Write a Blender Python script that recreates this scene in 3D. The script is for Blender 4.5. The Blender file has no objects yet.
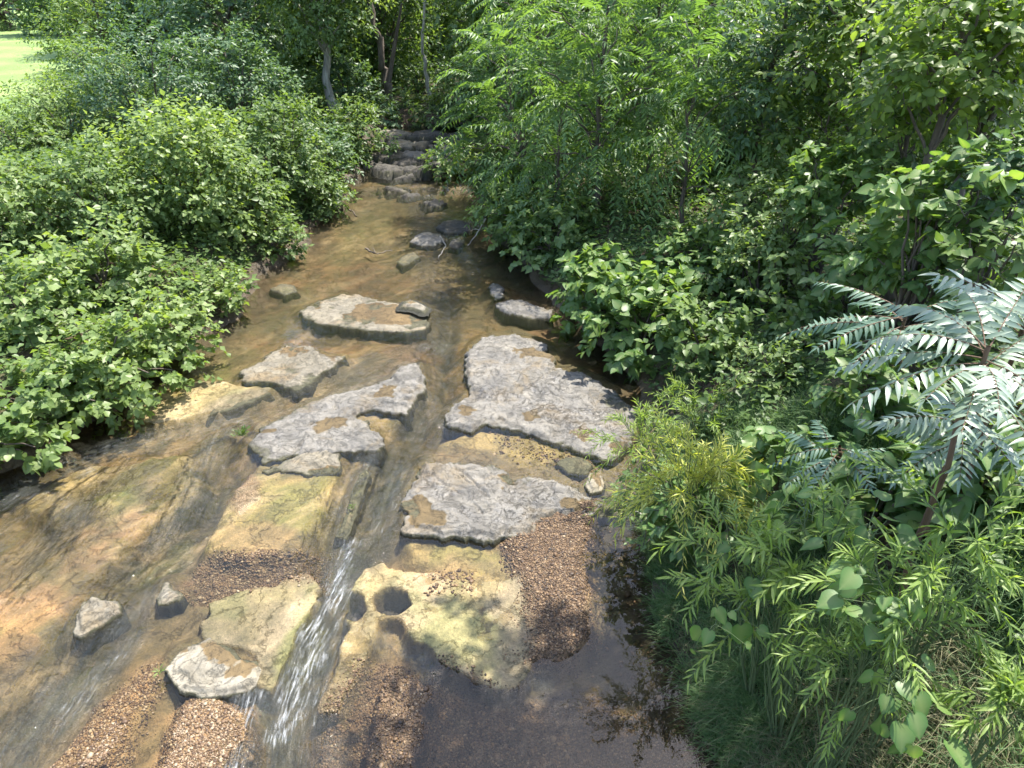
import bpy, math, random
import numpy as np

random.seed(7)
rng = np.random.default_rng(11)
scene = bpy.context.scene
COL = scene.collection

# ------------------------------------------------------------------ camera
CAMH = 4.5
PITCH = math.radians(30.7)
FPX = 680.0
cam_d = bpy.data.cameras.new('camera')
cam_d.sensor_width = 36.0
cam_d.lens = FPX / 1024 * 36
cam_d.clip_end = 1000
cam = bpy.data.objects.new('camera', cam_d)
COL.objects.link(cam)
cam.location = (0, 0, CAMH)
cam.rotation_euler = (math.pi / 2 - PITCH, 0, 0)
scene.camera = cam


def at_depth(u, v, Z):
    """world point seen in direction (u, v) at camera depth Z"""
    a, b = (u - 512) / FPX, (384 - v) / FPX
    return np.array([a * Z, Z * math.cos(PITCH) + b * Z * math.sin(PITCH), CAMH - Z * math.sin(PITCH) + b * Z * math.cos(PITCH)])


def on_plane(u, v, z=0.0):
    a, b = (u - 512) / FPX, (384 - v) / FPX
    dz = -math.sin(PITCH) + b * math.cos(PITCH)
    t = (z - CAMH) / dz
    return np.array([a * t, t * (math.cos(PITCH) + b * math.sin(PITCH)), z])


def G(pts, z=0.0):
    return np.array([on_plane(u, v, z)[:2] for u, v in pts])


# ------------------------------------------------------------------ noise
def _h(ix, iy, iz, seed):
    n = (ix.astype(np.int64) * 374761393 + iy.astype(np.int64) * 668265263 + iz.astype(np.int64) * 2147483647 + seed * 144665) & 0xffffffff
    n = ((n ^ (n >> 13)) * 1274126177) & 0xffffffff
    n = ((n ^ (n >> 16)) * 2246822519) & 0xffffffff
    return ((n ^ (n >> 15)) & 0xffff) / 65535.0


def vn(x, y, seed=0):
    x = np.asarray(x, float); y = np.asarray(y, float)
    ix, iy = np.floor(x), np.floor(y)
    fx, fy = x - ix, y - iy
    fx = fx * fx * fx * (fx * (fx * 6 - 15) + 10); fy = fy * fy * fy * (fy * (fy * 6 - 15) + 10)
    z = np.zeros_like(ix)
    a, b = _h(ix, iy, z, seed), _h(ix + 1, iy, z, seed)
    c, d = _h(ix, iy + 1, z, seed), _h(ix + 1, iy + 1, z, seed)
    return (a * (1 - fx) + b * fx) * (1 - fy) + (c * (1 - fx) + d * fx) * fy


def fbm(x, y, seed=0, octv=4, gain=.5):
    s = 0; amp = 1; tot = 0; f = 1.0
    for o in range(octv):
        ca, sa = math.cos(o * 1.1 + .3), math.sin(o * 1.1 + .3)
        s = s + amp * vn((x * ca - y * sa) * f + o * 17.3, (x * sa + y * ca) * f + o * 9.1, seed + o)
        tot += amp; amp *= gain; f *= 2.03
    return s / tot


def ss(a, b, x):
    t = np.clip((np.asarray(x, float) - a) / (b - a), 0, 1)
    return t * t * (3 - 2 * t)


def sdf(px, py, poly):
    """signed distance to a polygon, positive inside"""
    shp = px.shape
    px = px.ravel(); py = py.ravel()
    d2 = np.full(px.shape, 1e18)
    inside = np.zeros(px.shape, bool)
    n = len(poly)
    for i in range(n):
        ax, ay = poly[i]; bx, by = poly[(i + 1) % n]
        ex, ey = bx - ax, by - ay
        wx, wy = px - ax, py - ay
        t = np.clip((wx * ex + wy * ey) / (ex * ex + ey * ey + 1e-12), 0, 1)
        d2 = np.minimum(d2, (wx - ex * t) ** 2 + (wy - ey * t) ** 2)
        cond = ((ay > py) != (by > py))
        xi = ax + (py - ay) * ex / (ey if abs(ey) > 1e-12 else 1e-12)
        inside ^= cond & (px < xi)
    d = np.sqrt(d2)
    return np.where(inside, d, -d).reshape(shp)


def zone(X, Y, poly_px, soft=.08, warp=.10, seed=1, z=0.0, freq=5.0):
    """0..1 mask of a patch on the ground, its rim broken up by noise"""
    P = G(poly_px, z)
    m = np.zeros(X.shape)
    pad = warp * 2 + soft * 2
    sel = (X > P[:, 0].min() - pad) & (X < P[:, 0].max() + pad) & (Y > P[:, 1].min() - pad) & (Y < P[:, 1].max() + pad)
    if sel.any():
        x, y = X[sel], Y[sel]
        d = sdf(x, y, P) + (fbm(x * freq, y * freq, seed) - .5) * 2 * warp
        m[sel] = ss(-soft, soft, d)
    return m


def path_dist(X, Y, pts):
    """distance to, and length along, a polyline"""
    best = np.full(X.shape, 1e9); s = np.zeros(X.shape); side = np.zeros(X.shape)
    acc = 0
    for i in range(len(pts) - 1):
        ax, ay = pts[i]; bx, by = pts[i + 1]
        ex, ey = bx - ax, by - ay
        L = math.hypot(ex, ey)
        t = np.clip(((X - ax) * ex + (Y - ay) * ey) / (L * L), 0, 1)
        d = np.hypot(X - ax - ex * t, Y - ay - ey * t)
        m = d < best
        best = np.where(m, d, best); s = np.where(m, acc + t * L, s)
        side = np.where(m, ((X - ax) * ey - (Y - ay) * ex) / L, side)
        acc += L
    return best, s, side


# ------------------------------------------------------------------ objects
def tag(o, label=None, cat=None, group=None, kind=None):
    if label: o['label'] = label
    if cat: o['category'] = cat
    if group: o['group'] = group
    if kind: o['kind'] = kind
    return o


def empty(name, loc, rz=0):
    o = bpy.data.objects.new(name, None)
    COL.objects.link(o)
    o.location = [float(c) for c in loc]; o.rotation_euler = (0, 0, rz)
    o.empty_display_size = .1
    return o


def mesh_obj(name, V, F, mat, parent=None, loc=None, attrs=None, smooth=True):
    """one object; F is a list of index arrays, each (n, 3) or (n, 4)"""
    me = bpy.data.meshes.new(name)
    V = np.asarray(V, np.float32)
    me.vertices.add(len(V)); me.vertices.foreach_set('co', V.ravel())
    F = [np.asarray(f, np.int32) for f in F if len(f)]
    li = np.concatenate([f.ravel() for f in F])
    cnt = np.concatenate([np.full(len(f), f.shape[1], np.int32) for f in F])
    st = np.zeros(len(cnt), np.int32); st[1:] = np.cumsum(cnt)[:-1]
    me.loops.add(len(li)); me.loops.foreach_set('vertex_index', li)
    me.polygons.add(len(cnt)); me.polygons.foreach_set('loop_start', st)
    me.polygons.foreach_set('loop_total', cnt)
    if smooth: me.polygons.foreach_set('use_smooth', np.ones(len(cnt), bool))
    for k, a in (attrs or {}).items():
        a = np.asarray(a, np.float32)
        if a.ndim == 1:
            me.attributes.new(k, 'FLOAT', 'POINT').data.foreach_set('value', a)
        elif a.shape[1] == 3:
            me.attributes.new(k, 'FLOAT_VECTOR', 'POINT').data.foreach_set('vector', a.ravel())
        else:
            me.attributes.new(k, 'FLOAT_COLOR', 'POINT').data.foreach_set('color', a.ravel())
    me.update(calc_edges=True)
    if mat: me.materials.append(mat)
    o = bpy.data.objects.new(name, me)
    COL.objects.link(o)
    if parent: o.parent = parent
    if loc is not None: o.location = [float(c) for c in loc]
    return o


def grid_faces(nx, ny, keep=None):
    """quads of an (ny, nx) grid"""
    i = np.arange(nx * ny).reshape(ny, nx)
    q = np.stack([i[:-1, :-1], i[:-1, 1:], i[1:, 1:], i[1:, :-1]], -1).reshape(-1, 4)
    if keep is not None:
        k = keep[:-1, :-1] | keep[:-1, 1:] | keep[1:, 1:] | keep[1:, :-1]
        q = q[k.ravel()]
    return q


def compact(V, F, attrs):
    used = np.unique(F)
    m = np.full(len(V), -1); m[used] = np.arange(len(used))
    return V[used], m[F], {k: np.asarray(a)[used] for k, a in attrs.items()}


# ------------------------------------------------------------------ materials
class NT:
    """short hand for node trees"""
    def __init__(s, name):
        s.m = bpy.data.materials.new(name); s.m.use_nodes = True
        s.t = s.m.node_tree; s.t.nodes.clear()
        s.out = s.t.nodes.new('ShaderNodeOutputMaterial')

    def n(s, typ, ins=None, **kw):
        nd = s.t.nodes.new('ShaderNode' + typ)
        for k, v in kw.items(): setattr(nd, k, v)
        for k, v in (ins or {}).items():
            if isinstance(v, bpy.types.NodeSocket): s.t.links.new(v, nd.inputs[k])
            else: nd.inputs[k].default_value = v
        return nd

    def attr(s, name): return s.n('Attribute', attribute_name=name)
    def math(s, op, a, b=0.0, clamp=False):
        nd = s.n('Math', {0: a, 1: b}, operation=op); nd.use_clamp = clamp
        return nd.outputs[0]

    def mix(s, f, a, b, mode='MIX'):
        nd = s.n('Mix', data_type='RGBA', blend_type=mode)
        for k, v in ((0, f), (6, a), (7, b)):
            if isinstance(v, bpy.types.NodeSocket): s.t.links.new(v, nd.inputs[k])
            else: nd.inputs[k].default_value = (*v, 1) if isinstance(v, tuple) and len(v) == 3 else v
        return nd.outputs[2]

    def ramp(s, f, stops, interp='LINEAR'):
        nd = s.n('ValToRGB', {0: f}); cr = nd.color_ramp; cr.interpolation = interp
        while len(cr.elements) < len(stops): cr.elements.new(.5)
        for e, (p, c) in zip(cr.elements, stops):
            e.position = p; e.color = (*c, 1) if isinstance(c, tuple) else (c, c, c, 1)
        return nd.outputs[0]

    def noise(s, scale, vec=None, detail=4, rough=.55, out=0, dist=0.0):
        nd = s.n('TexNoise', {'Scale': scale, 'Detail': detail, 'Roughness': rough, 'Distortion': dist})
        if vec is not None: s.t.links.new(vec, nd.inputs['Vector'])
        return nd.outputs[out]

    def bump(s, h, strength=.5, dist=.02, nrm=None):
        nd = s.n('Bump', {'Height': h, 'Strength': strength, 'Distance': dist})
        if nrm is not None: s.t.links.new(nrm, nd.inputs['Normal'])
        return nd.outputs[0]

    def done(s, sh):
        s.t.links.new(sh, s.out.inputs[0]); return s.m


def leaf_mat(name, dark, mid, light, trans=.35, rough=.42, spec=.45, tcol=None, rib=.12):
    t = NT(name)
    v = t.attr('tint').outputs['Fac']
    c = t.ramp(v, [(0, dark), (.55, mid), (1, light)])
    geo = t.n('NewGeometry')
    blot = t.noise(9.0, geo.outputs['Position'], 2)
    c = t.mix(t.math('MULTIPLY', blot, .35), c, tuple(x * .55 for x in mid))
    r = t.math('MULTIPLY', t.attr('rib').outputs['Fac'], rib)
    c = t.mix(r, c, tuple(min(.3, x * 1.7 + .03) for x in light))
    p = t.n('BsdfPrincipled', {'Base Color': c, 'Roughness': rough, 'Specular IOR Level': spec})
    tc = t.mix(1.0, c, tcol or (1.55, 1.6, .55), 'MULTIPLY')
    tr = t.n('BsdfTranslucent', {'Color': tc})
    mx = t.n('MixShader', {0: trans, 1: p.outputs[0], 2: tr.outputs[0]})
    return t.done(mx.outputs[0])


def bark_mat(name, a, b, scale=14):
    t = NT(name)
    tc = t.n('TexCoord')
    mp = t.n('Mapping', {'Vector': tc.outputs['Object'], 'Scale': (1, 1, .22)})
    nz = t.noise(scale, mp.outputs[0], 6, .65)
    c = t.ramp(nz, [(.3, a), (.7, b)])
    p = t.n('BsdfPrincipled', {'Base Color': c, 'Roughness': .85, 'Normal': t.bump(nz, .7, .03)})
    return t.done(p.outputs[0])


LEAF = {
    'lime': leaf_mat('lime broad leaf', (.10, .165, .04), (.165, .235, .066), (.245, .31, .115), .45, spec=.25),
    'mid': leaf_mat('mid green leaf', (.055, .105, .03), (.10, .165, .048), (.16, .225, .075), .42, spec=.25),
    'blue': leaf_mat('blue green leaf', (.04, .085, .04), (.075, .135, .06), (.12, .185, .085), .38, spec=.3),
    'dark': leaf_mat('dark green leaf', (.045, .09, .028), (.08, .14, .044), (.135, .19, .06), .45, spec=.25),
    'back': leaf_mat('thin yellow green leaf', (.06, .115, .024), (.11, .175, .04), (.18, .24, .065), .52, spec=.25, tcol=(1.5, 1.6, .5)),
    'frond': leaf_mat('pinnate leaflet', (.06, .125, .038), (.105, .19, .058), (.165, .255, .085), .48, spec=.3),
    'sumac': leaf_mat('sumac leaflet with painted sheen', (.10, .155, .09), (.17, .23, .15), (.25, .31, .225), .28, rough=.42, spec=.8, tcol=(1.3, 1.5, .7)),  # leaf colour lightened to imitate sky and sun glinting off it
    'teal': leaf_mat('blue teal leaflet', (.06, .12, .07), (.10, .17, .105), (.145, .215, .145), .3, rough=.45, spec=.4, tcol=(1.2, 1.4, .8)),
    'willow': leaf_mat('narrow willow leaf', (.11, .18, .04), (.19, .275, .062), (.28, .35, .10), .48, spec=.3),
    'gold': leaf_mat('golden willow leaf', (.22, .27, .04), (.33, .36, .06), (.42, .42, .11), .45, spec=.3),
    'vine': leaf_mat('vine leaf', (.05, .115, .03), (.09, .175, .048), (.165, .255, .065), .42, rough=.42, spec=.3, rib=.3),
    'grass': leaf_mat('bank grass blade', (.06, .12, .05), (.12, .195, .085), (.20, .26, .13), .4, rough=.6, spec=.2),
    'dry': leaf_mat('dry grass blade', (.12, .125, .06), (.20, .19, .11), (.30, .27, .17), .25, rough=.7, spec=.2),
}
BARK = {
    'grey': bark_mat('pale grey bark', (.16, .14, .115), (.42, .39, .33)),
    'brown': bark_mat('brown bark', (.045, .035, .025), (.13, .10, .075)),
    'green': bark_mat('green stem', (.05, .075, .025), (.10, .13, .045)),
    'dead': bark_mat('bleached dead wood', (.20, .17, .14), (.45, .41, .35)),
    'red': bark_mat('reddish stem', (.07, .04, .025), (.15, .09, .05)),
}


# ------------------------------------------------------------------ stream course
YL = [0, 4, 5.95, 7.6, 9.1, 12, 15, 18, 21.7, 26, 45]
XL = [-7.2, -6.2, -5.25, -4.75, -4.45, -4.3, -4.05, -4.0, -4.0, -4.1, -5]
YR = [0, 2.4, 2.9, 5.0, 6.7, 8.0, 9.7, 11.5, 14, 17, 21.7, 26, 45]
XR = [1.6, 1.42, 1.32, 1.26, 1.62, 1.55, .85, .3, -.35, -.9, -1.5, -1.9, -3]


def xl(y): return np.interp(y, YL, XL) + .12 * np.sin(y * 2.1) + .07 * np.sin(y * 5.3 + 1)
def xr(y): return np.interp(y, YR, XR) + .05 * np.sin(y * 2.7 + .5) + .03 * np.sin(y * 6.1)
def wz(y): return sum(.13 * ss(c, c + .18, y) for c in (16.9, 17.8, 18.7, 19.6, 20.6))


def ground_z(x, y):
    x = np.asarray(x, float); y = np.asarray(y, float)
    dl = xl(y) - x; dr = x - xr(y)
    n = fbm(x * .5, y * .5, 5) - .5
    w = wz(y)
    zl = w * .5 + .5 * ss(-.05, .8, dl) + np.minimum(.13 * np.maximum(dl, 0), .8) + n * .25 * ss(.3, 3, dl)
    near = 1 - ss(4.5, 8, y)
    zr = w * .5 + near * (np.clip(.95 * dr, -.1, 1.45) + .22 * np.maximum(dr - 1.5, 0).clip(0, 6)) + (1 - near) * (.55 * ss(-.05, .8, dr) + .16 * np.maximum(dr, 0).clip(0, 8)) + n * .3 * ss(.3, 3, dr)
    z = np.where(dl > dr, zl, zr)
    m = np.maximum(dl, dr)
    z = np.where(m < 0, -.75 + w + (0 * z), z)
    z = np.where((m >= -.25) & (m < 0), -.75 + w + (m + .25) / .25 * .75, z)
    close = ss(20.9, 22.6, y) * (m < 0)
    return z * (1 - close) + 1.15 * close

# ------------------------------------------------------------------ ground sheet
def axis_pts(a, b, lo, hi, step, grow=1.12):
    mid = list(np.arange(a, b, step)) + [b]
    s, p = step, b
    up = []
    while p < hi:
        s *= grow; p += s; up.append(p)
    s, p = step, a
    dn = []
    while p > lo:
        s *= grow; p -= s; dn.append(p)
    return np.array(dn[::-1] + mid + up)


gx = axis_pts(-9, 6, -320, 320, .13); gy = axis_pts(0, 27, -40, 420, .16)
X, Y = np.meshgrid(gx, gy)
Z = ground_z(X, Y) + (fbm(X * 3, Y * 3, 8) - .5) * .10 * ((X < xl(Y)) | (X > xr(Y)))
meadow = ss(-9.5, -12.5, X + (fbm(X * .4, Y * .4, 3) - .5) * 4) * ss(4, 8, Y)
t = NT('bank soil and turf')
geo = t.n('NewGeometry')
n1 = t.noise(2.2, geo.outputs['Position'], 6); n2 = t.noise(26, geo.outputs['Position'], 5, .7)
soil = t.ramp(n2, [(.3, (.03, .022, .014)), (.55, (.075, .055, .035)), (.8, (.15, .12, .08))])
green = t.ramp(n2, [(.3, (.02, .04, .012)), (.7, (.06, .10, .03))])
c = t.mix(t.ramp(n1, [(.42, 0.), (.6, 1.)]), soil, green)
n3 = t.noise(.35, geo.outputs['Position'], 5)
lawn = t.ramp(t.math('ADD', t.math('MULTIPLY', n3, .7), t.math('MULTIPLY', n2, .3)), [(.35, (.085, .15, .04)), (.65, (.20, .255, .085))])
c = t.mix(t.attr('meadow').outputs['Fac'], c, lawn)
p = t.n('BsdfPrincipled', {'Base Color': c, 'Roughness': .9, 'Specular IOR Level': .2, 'Normal': t.bump(n2, .8, .04)})
M_ground = t.done(p.outputs[0])
V = np.stack([X, Y, Z], -1).reshape(-1, 3)
o = mesh_obj('ground', V, [grid_faces(len(gx), len(gy))], M_ground, attrs={'meadow': meadow.ravel()})
tag(o, kind='structure')

# ------------------------------------------------------------------ stream bed
bx = np.arange(-7.4, 2.1, .019)
by = [1.7]
while by[-1] < 22.3: by.append(by[-1] + max(.013, .0042 * by[-1]))
by = np.array(by)

SAND, OCHRE, MOSS, VIVID = (.34, .25, .155), (.27, .215, .105), (.185, .19, .072), (.13, .175, .04)
TAN, SILT, DARK, RUST = (.31, .25, .16), (.165, .14, .095), (.045, .047, .036), (.27, .155, .085)
GRAV, ORANGE = (.20, .135, .095), (.44, .28, .155)
# submerged ledges of the bed: outline in the photograph, top height, colour
LEDGES = [
    ([(200, 548), (228, 490), (258, 462), (300, 464), (338, 462), (340, 478), (322, 520), (300, 546), (250, 562)], -.015, OCHRE),
    ([(82, 492), (108, 470), (150, 452), (190, 452), (205, 486), (165, 520), (115, 545), (92, 522)], -.02, MOSS),
    ([(316, 714), (334, 662), (343, 630), (342, 602), (352, 580), (364, 568), (385, 562), (404, 572), (440, 566), (500, 556), (545, 575), (545, 640), (520, 690), (470, 682), (440, 664), (412, 640), (397, 624), (386, 618), (378, 622), (375, 645), (362, 674), (340, 716)], .004, TAN),
    ([(202, 604), (255, 588), (310, 573), (322, 596), (296, 648), (272, 692), (250, 684), (258, 662), (236, 650), (205, 646), (196, 628)], .014, TAN),
    ([(362, 790), (372, 720), (384, 672), (402, 664), (432, 690), (424, 740), (402, 790)], -.02, MOSS),
    ([(120, 410), (160, 380), (215, 378), (272, 388), (240, 402), (205, 416), (150, 428)], .012, OCHRE),
    ([(-20, 600), (60, 545), (110, 500), (160, 512), (120, 560), (60, 620), (-30, 680)], -.012, ORANGE),
    ([(15, 505), (40, 482), (90, 462), (130, 462), (85, 500), (50, 524)], -.02, OCHRE),
    ([(400, 528), (500, 536), (560, 520), (545, 570), (470, 578), (410, 560)], -.05, OCHRE),
    ([(100, 700), (160, 655), (160, 690), (110, 768), (20, 790)], -.012, ORANGE),
    ([(150, 790), (175, 700), (210, 690), (252, 706), (258, 740), (220, 790)], .006, ORANGE),
    ([(340, 408), (372, 404), (404, 412), (398, 430), (384, 440)], -.06, SAND),
    ([(215, 402), (232, 392), (272, 388), (262, 398), (236, 408), (216, 416)], .03, TAN),
    ([(440, 440), (468, 426), (520, 428), (600, 452), (585, 470), (530, 462), (480, 450)], -.05, OCHRE),
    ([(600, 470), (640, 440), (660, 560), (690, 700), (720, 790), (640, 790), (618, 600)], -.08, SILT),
]
POOLS = [(392, 601, 18, 13), (354, 606, 11, 14), (203, 612, 6, 9)]
PATCH = [  # colour patches on the bed: sand, gravel, algae, dark channels, painted tree shade
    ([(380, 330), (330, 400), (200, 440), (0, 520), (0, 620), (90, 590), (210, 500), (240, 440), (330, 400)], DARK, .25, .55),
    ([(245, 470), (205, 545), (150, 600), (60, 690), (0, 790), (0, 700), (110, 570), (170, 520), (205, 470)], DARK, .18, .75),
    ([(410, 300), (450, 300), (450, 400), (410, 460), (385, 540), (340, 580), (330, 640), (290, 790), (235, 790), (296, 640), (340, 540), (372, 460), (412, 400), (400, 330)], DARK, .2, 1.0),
    ([(180, 560), (250, 548), (330, 545), (330, 575), (250, 588), (180, 598)], GRAV, .1, .9),
    ([(540, 505), (600, 500), (585, 560), (590, 640), (560, 668), (525, 668), (530, 610), (510, 560), (498, 545)], GRAV, .06, 1),
    ([(320, 700), (380, 650), (440, 668), (520, 700), (600, 690), (720, 760), (720, 800), (300, 800)], GRAV, .12, .9),
    ([(150, 790), (170, 700), (240, 692), (258, 740), (230, 790)], ORANGE, .06, .9),
    ([(20, 790), (100, 690), (150, 650), (160, 690), (110, 790)], ORANGE, .1, .8),
    ([(96, 500), (125, 490), (140, 505), (118, 520)], VIVID, .12, .55),
    ([(150, 540), (180, 520), (190, 540), (150, 575), (120, 575)], VIVID, .1, .35),
    ([(262, 495), (290, 480), (330, 470), (335, 480), (310, 520), (280, 540)], MOSS, .08, .7),
    ([(225, 480), (250, 468), (262, 500), (240, 515)], GRAV, .04, .7),
    ([(250, 560), (210, 545), (230, 520), (300, 525), (300, 548)], SAND, .06, .8),
    ([(400, 565), (450, 550), (470, 570), (440, 590), (420, 585)], SAND, .1, .8),
    ([(316, 714), (338, 660), (352, 622), (362, 582), (385, 562), (396, 570), (380, 590), (376, 640), (340, 716)], OCHRE, .05, .7),
    ([(420, 610), (480, 600), (500, 650), (470, 670), (430, 640)], MOSS, .12, .7),
    ([(480, 560), (540, 575), (540, 690), (500, 690), (495, 620)], SILT, .08, .75),
    ([(455, 590), (500, 570), (505, 590), (470, 615)], OCHRE, .08, .7),
    ([(200, 600), (250, 590), (245, 620), (205, 620)], MOSS, .05, .7),
    ([(270, 690), (290, 640), (318, 580), (322, 600), (300, 660)], MOSS, .05, .7),
    ([(130, 400), (220, 375), (230, 345), (200, 350)], MOSS, .2, .6),
    ([(430, 420), (440, 350), (420, 330), (410, 350)], SAND, .1, .6),
    ([(360, 330), (420, 325), (440, 345), (400, 355)], ORANGE, .06, .7),
    ([(240, 300), (300, 260), (380, 262), (430, 275), (410, 300), (300, 290)], RUST, .3, .6),
    ([(250, 330), (320, 335), (390, 340), (330, 345), (250, 345)], RUST, .15, .7),
    ([(270, 240), (330, 215), (360, 222), (300, 262)], SAND, .3, .7),
    ([(340, 225), (420, 200), (400, 250), (330, 262)], OCHRE, .3, .6),
    ([(440, 245), (480, 248), (478, 300), (435, 290)], OCHRE, .2, .6),
    ([(450, 262), (476, 262), (474, 271), (452, 270)], TAN, .12, 1),
    ([(400, 300), (450, 295), (460, 330), (430, 345)], SILT, .2, .7),
    ([(490, 285), (560, 285), (560, 325), (500, 305)], RUST, .15, .7),
    ([(510, 300), (600, 330), (600, 362), (560, 350)], RUST, .12, .7),
    ([(596, 512), (640, 470), (660, 560), (700, 690), (690, 730), (650, 740), (615, 700), (596, 660)], (.022, .019, .014), .14, .97),  # bed blackened here to stand for tree shade over the near pool
    ([(380, 800), (420, 720), (470, 690), (600, 690), (660, 800)], (.075, .052, .045), .15, .75),  # wet purple brown gravel, deepened with the same painted shade
]


APRON = [  # outlines of the standing stones: the bed rises towards their feet
    [(446, 408), (462, 394), (470, 382), (464, 366), (468, 344), (482, 331), (515, 327), (545, 336), (556, 352), (552, 360), (582, 364), (602, 374), (618, 384), (640, 404), (636, 436), (612, 452), (585, 444), (545, 430), (510, 421), (482, 417), (472, 424), (449, 418)],
    [(402, 512), (404, 488), (412, 470), (424, 452), (455, 453), (490, 452), (504, 458), (514, 466), (530, 465), (555, 468), (580, 482), (600, 494), (596, 508), (560, 506), (540, 512), (532, 527), (490, 532), (440, 526), (404, 523)],
    [(247, 437), (258, 421), (290, 405), (318, 393), (335, 388), (360, 382), (390, 372), (400, 362), (420, 359), (425, 376), (418, 394), (406, 407), (392, 407), (374, 403), (357, 409), (376, 424), (383, 438), (372, 444), (348, 446), (322, 446), (296, 449), (262, 454)],
    [(262, 467), (275, 462), (292, 455), (303, 448), (318, 447), (338, 450), (341, 460), (334, 472), (312, 470), (288, 471)],
    [(238, 370), (262, 355), (285, 341), (310, 344), (328, 350), (345, 352), (338, 360), (322, 372), (296, 386), (270, 380), (242, 377)],
    [(298, 308), (318, 298), (345, 290), (362, 294), (385, 299), (402, 301), (428, 304), (430, 318), (424, 327), (400, 329), (375, 328), (350, 326), (320, 320), (302, 314)],
    [(494, 300), (506, 296), (522, 296), (540, 301), (553, 305), (552, 313), (530, 313), (505, 308)],
    [(160, 662), (176, 641), (198, 634), (206, 628), (222, 634), (240, 646), (258, 652), (261, 660), (255, 672), (244, 682), (224, 688), (200, 690), (176, 682)],
    [(66, 628), (70, 604), (78, 592), (88, 586), (100, 590), (114, 592), (118, 602), (104, 612), (90, 620), (78, 628)],
    [(153, 592), (158, 584), (162, 575), (168, 575), (171, 582), (182, 588), (176, 594), (164, 598), (155, 598)],
    [(336, 532), (344, 510), (350, 492), (358, 470), (366, 464), (370, 470), (362, 490), (356, 512), (346, 536)],
    [(586, 478), (590, 468), (600, 466), (606, 476), (602, 486), (590, 488)],
    [(556, 460), (566, 454), (582, 456), (592, 462), (586, 471), (568, 471)],
    [(590, 500), (612, 494), (624, 500), (620, 512), (600, 514)],
    [(205, 415), (214, 404), (236, 398), (262, 393), (270, 390), (250, 400), (228, 408)],
    [(410, 238), (416, 231), (430, 229), (442, 231), (446, 237), (436, 242), (420, 242)],
    [(436, 224), (442, 217), (456, 215), (470, 219), (473, 226), (462, 229), (446, 229)],
    [(448, 243), (450, 236), (460, 233), (464, 239), (458, 245)],
    [(396, 260), (404, 253), (414, 250), (420, 254), (412, 260), (402, 264)],
    [(270, 288), (280, 282), (294, 284), (298, 290), (284, 294)],
    [(486, 288), (494, 282), (506, 284), (508, 294), (494, 298)]]


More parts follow.
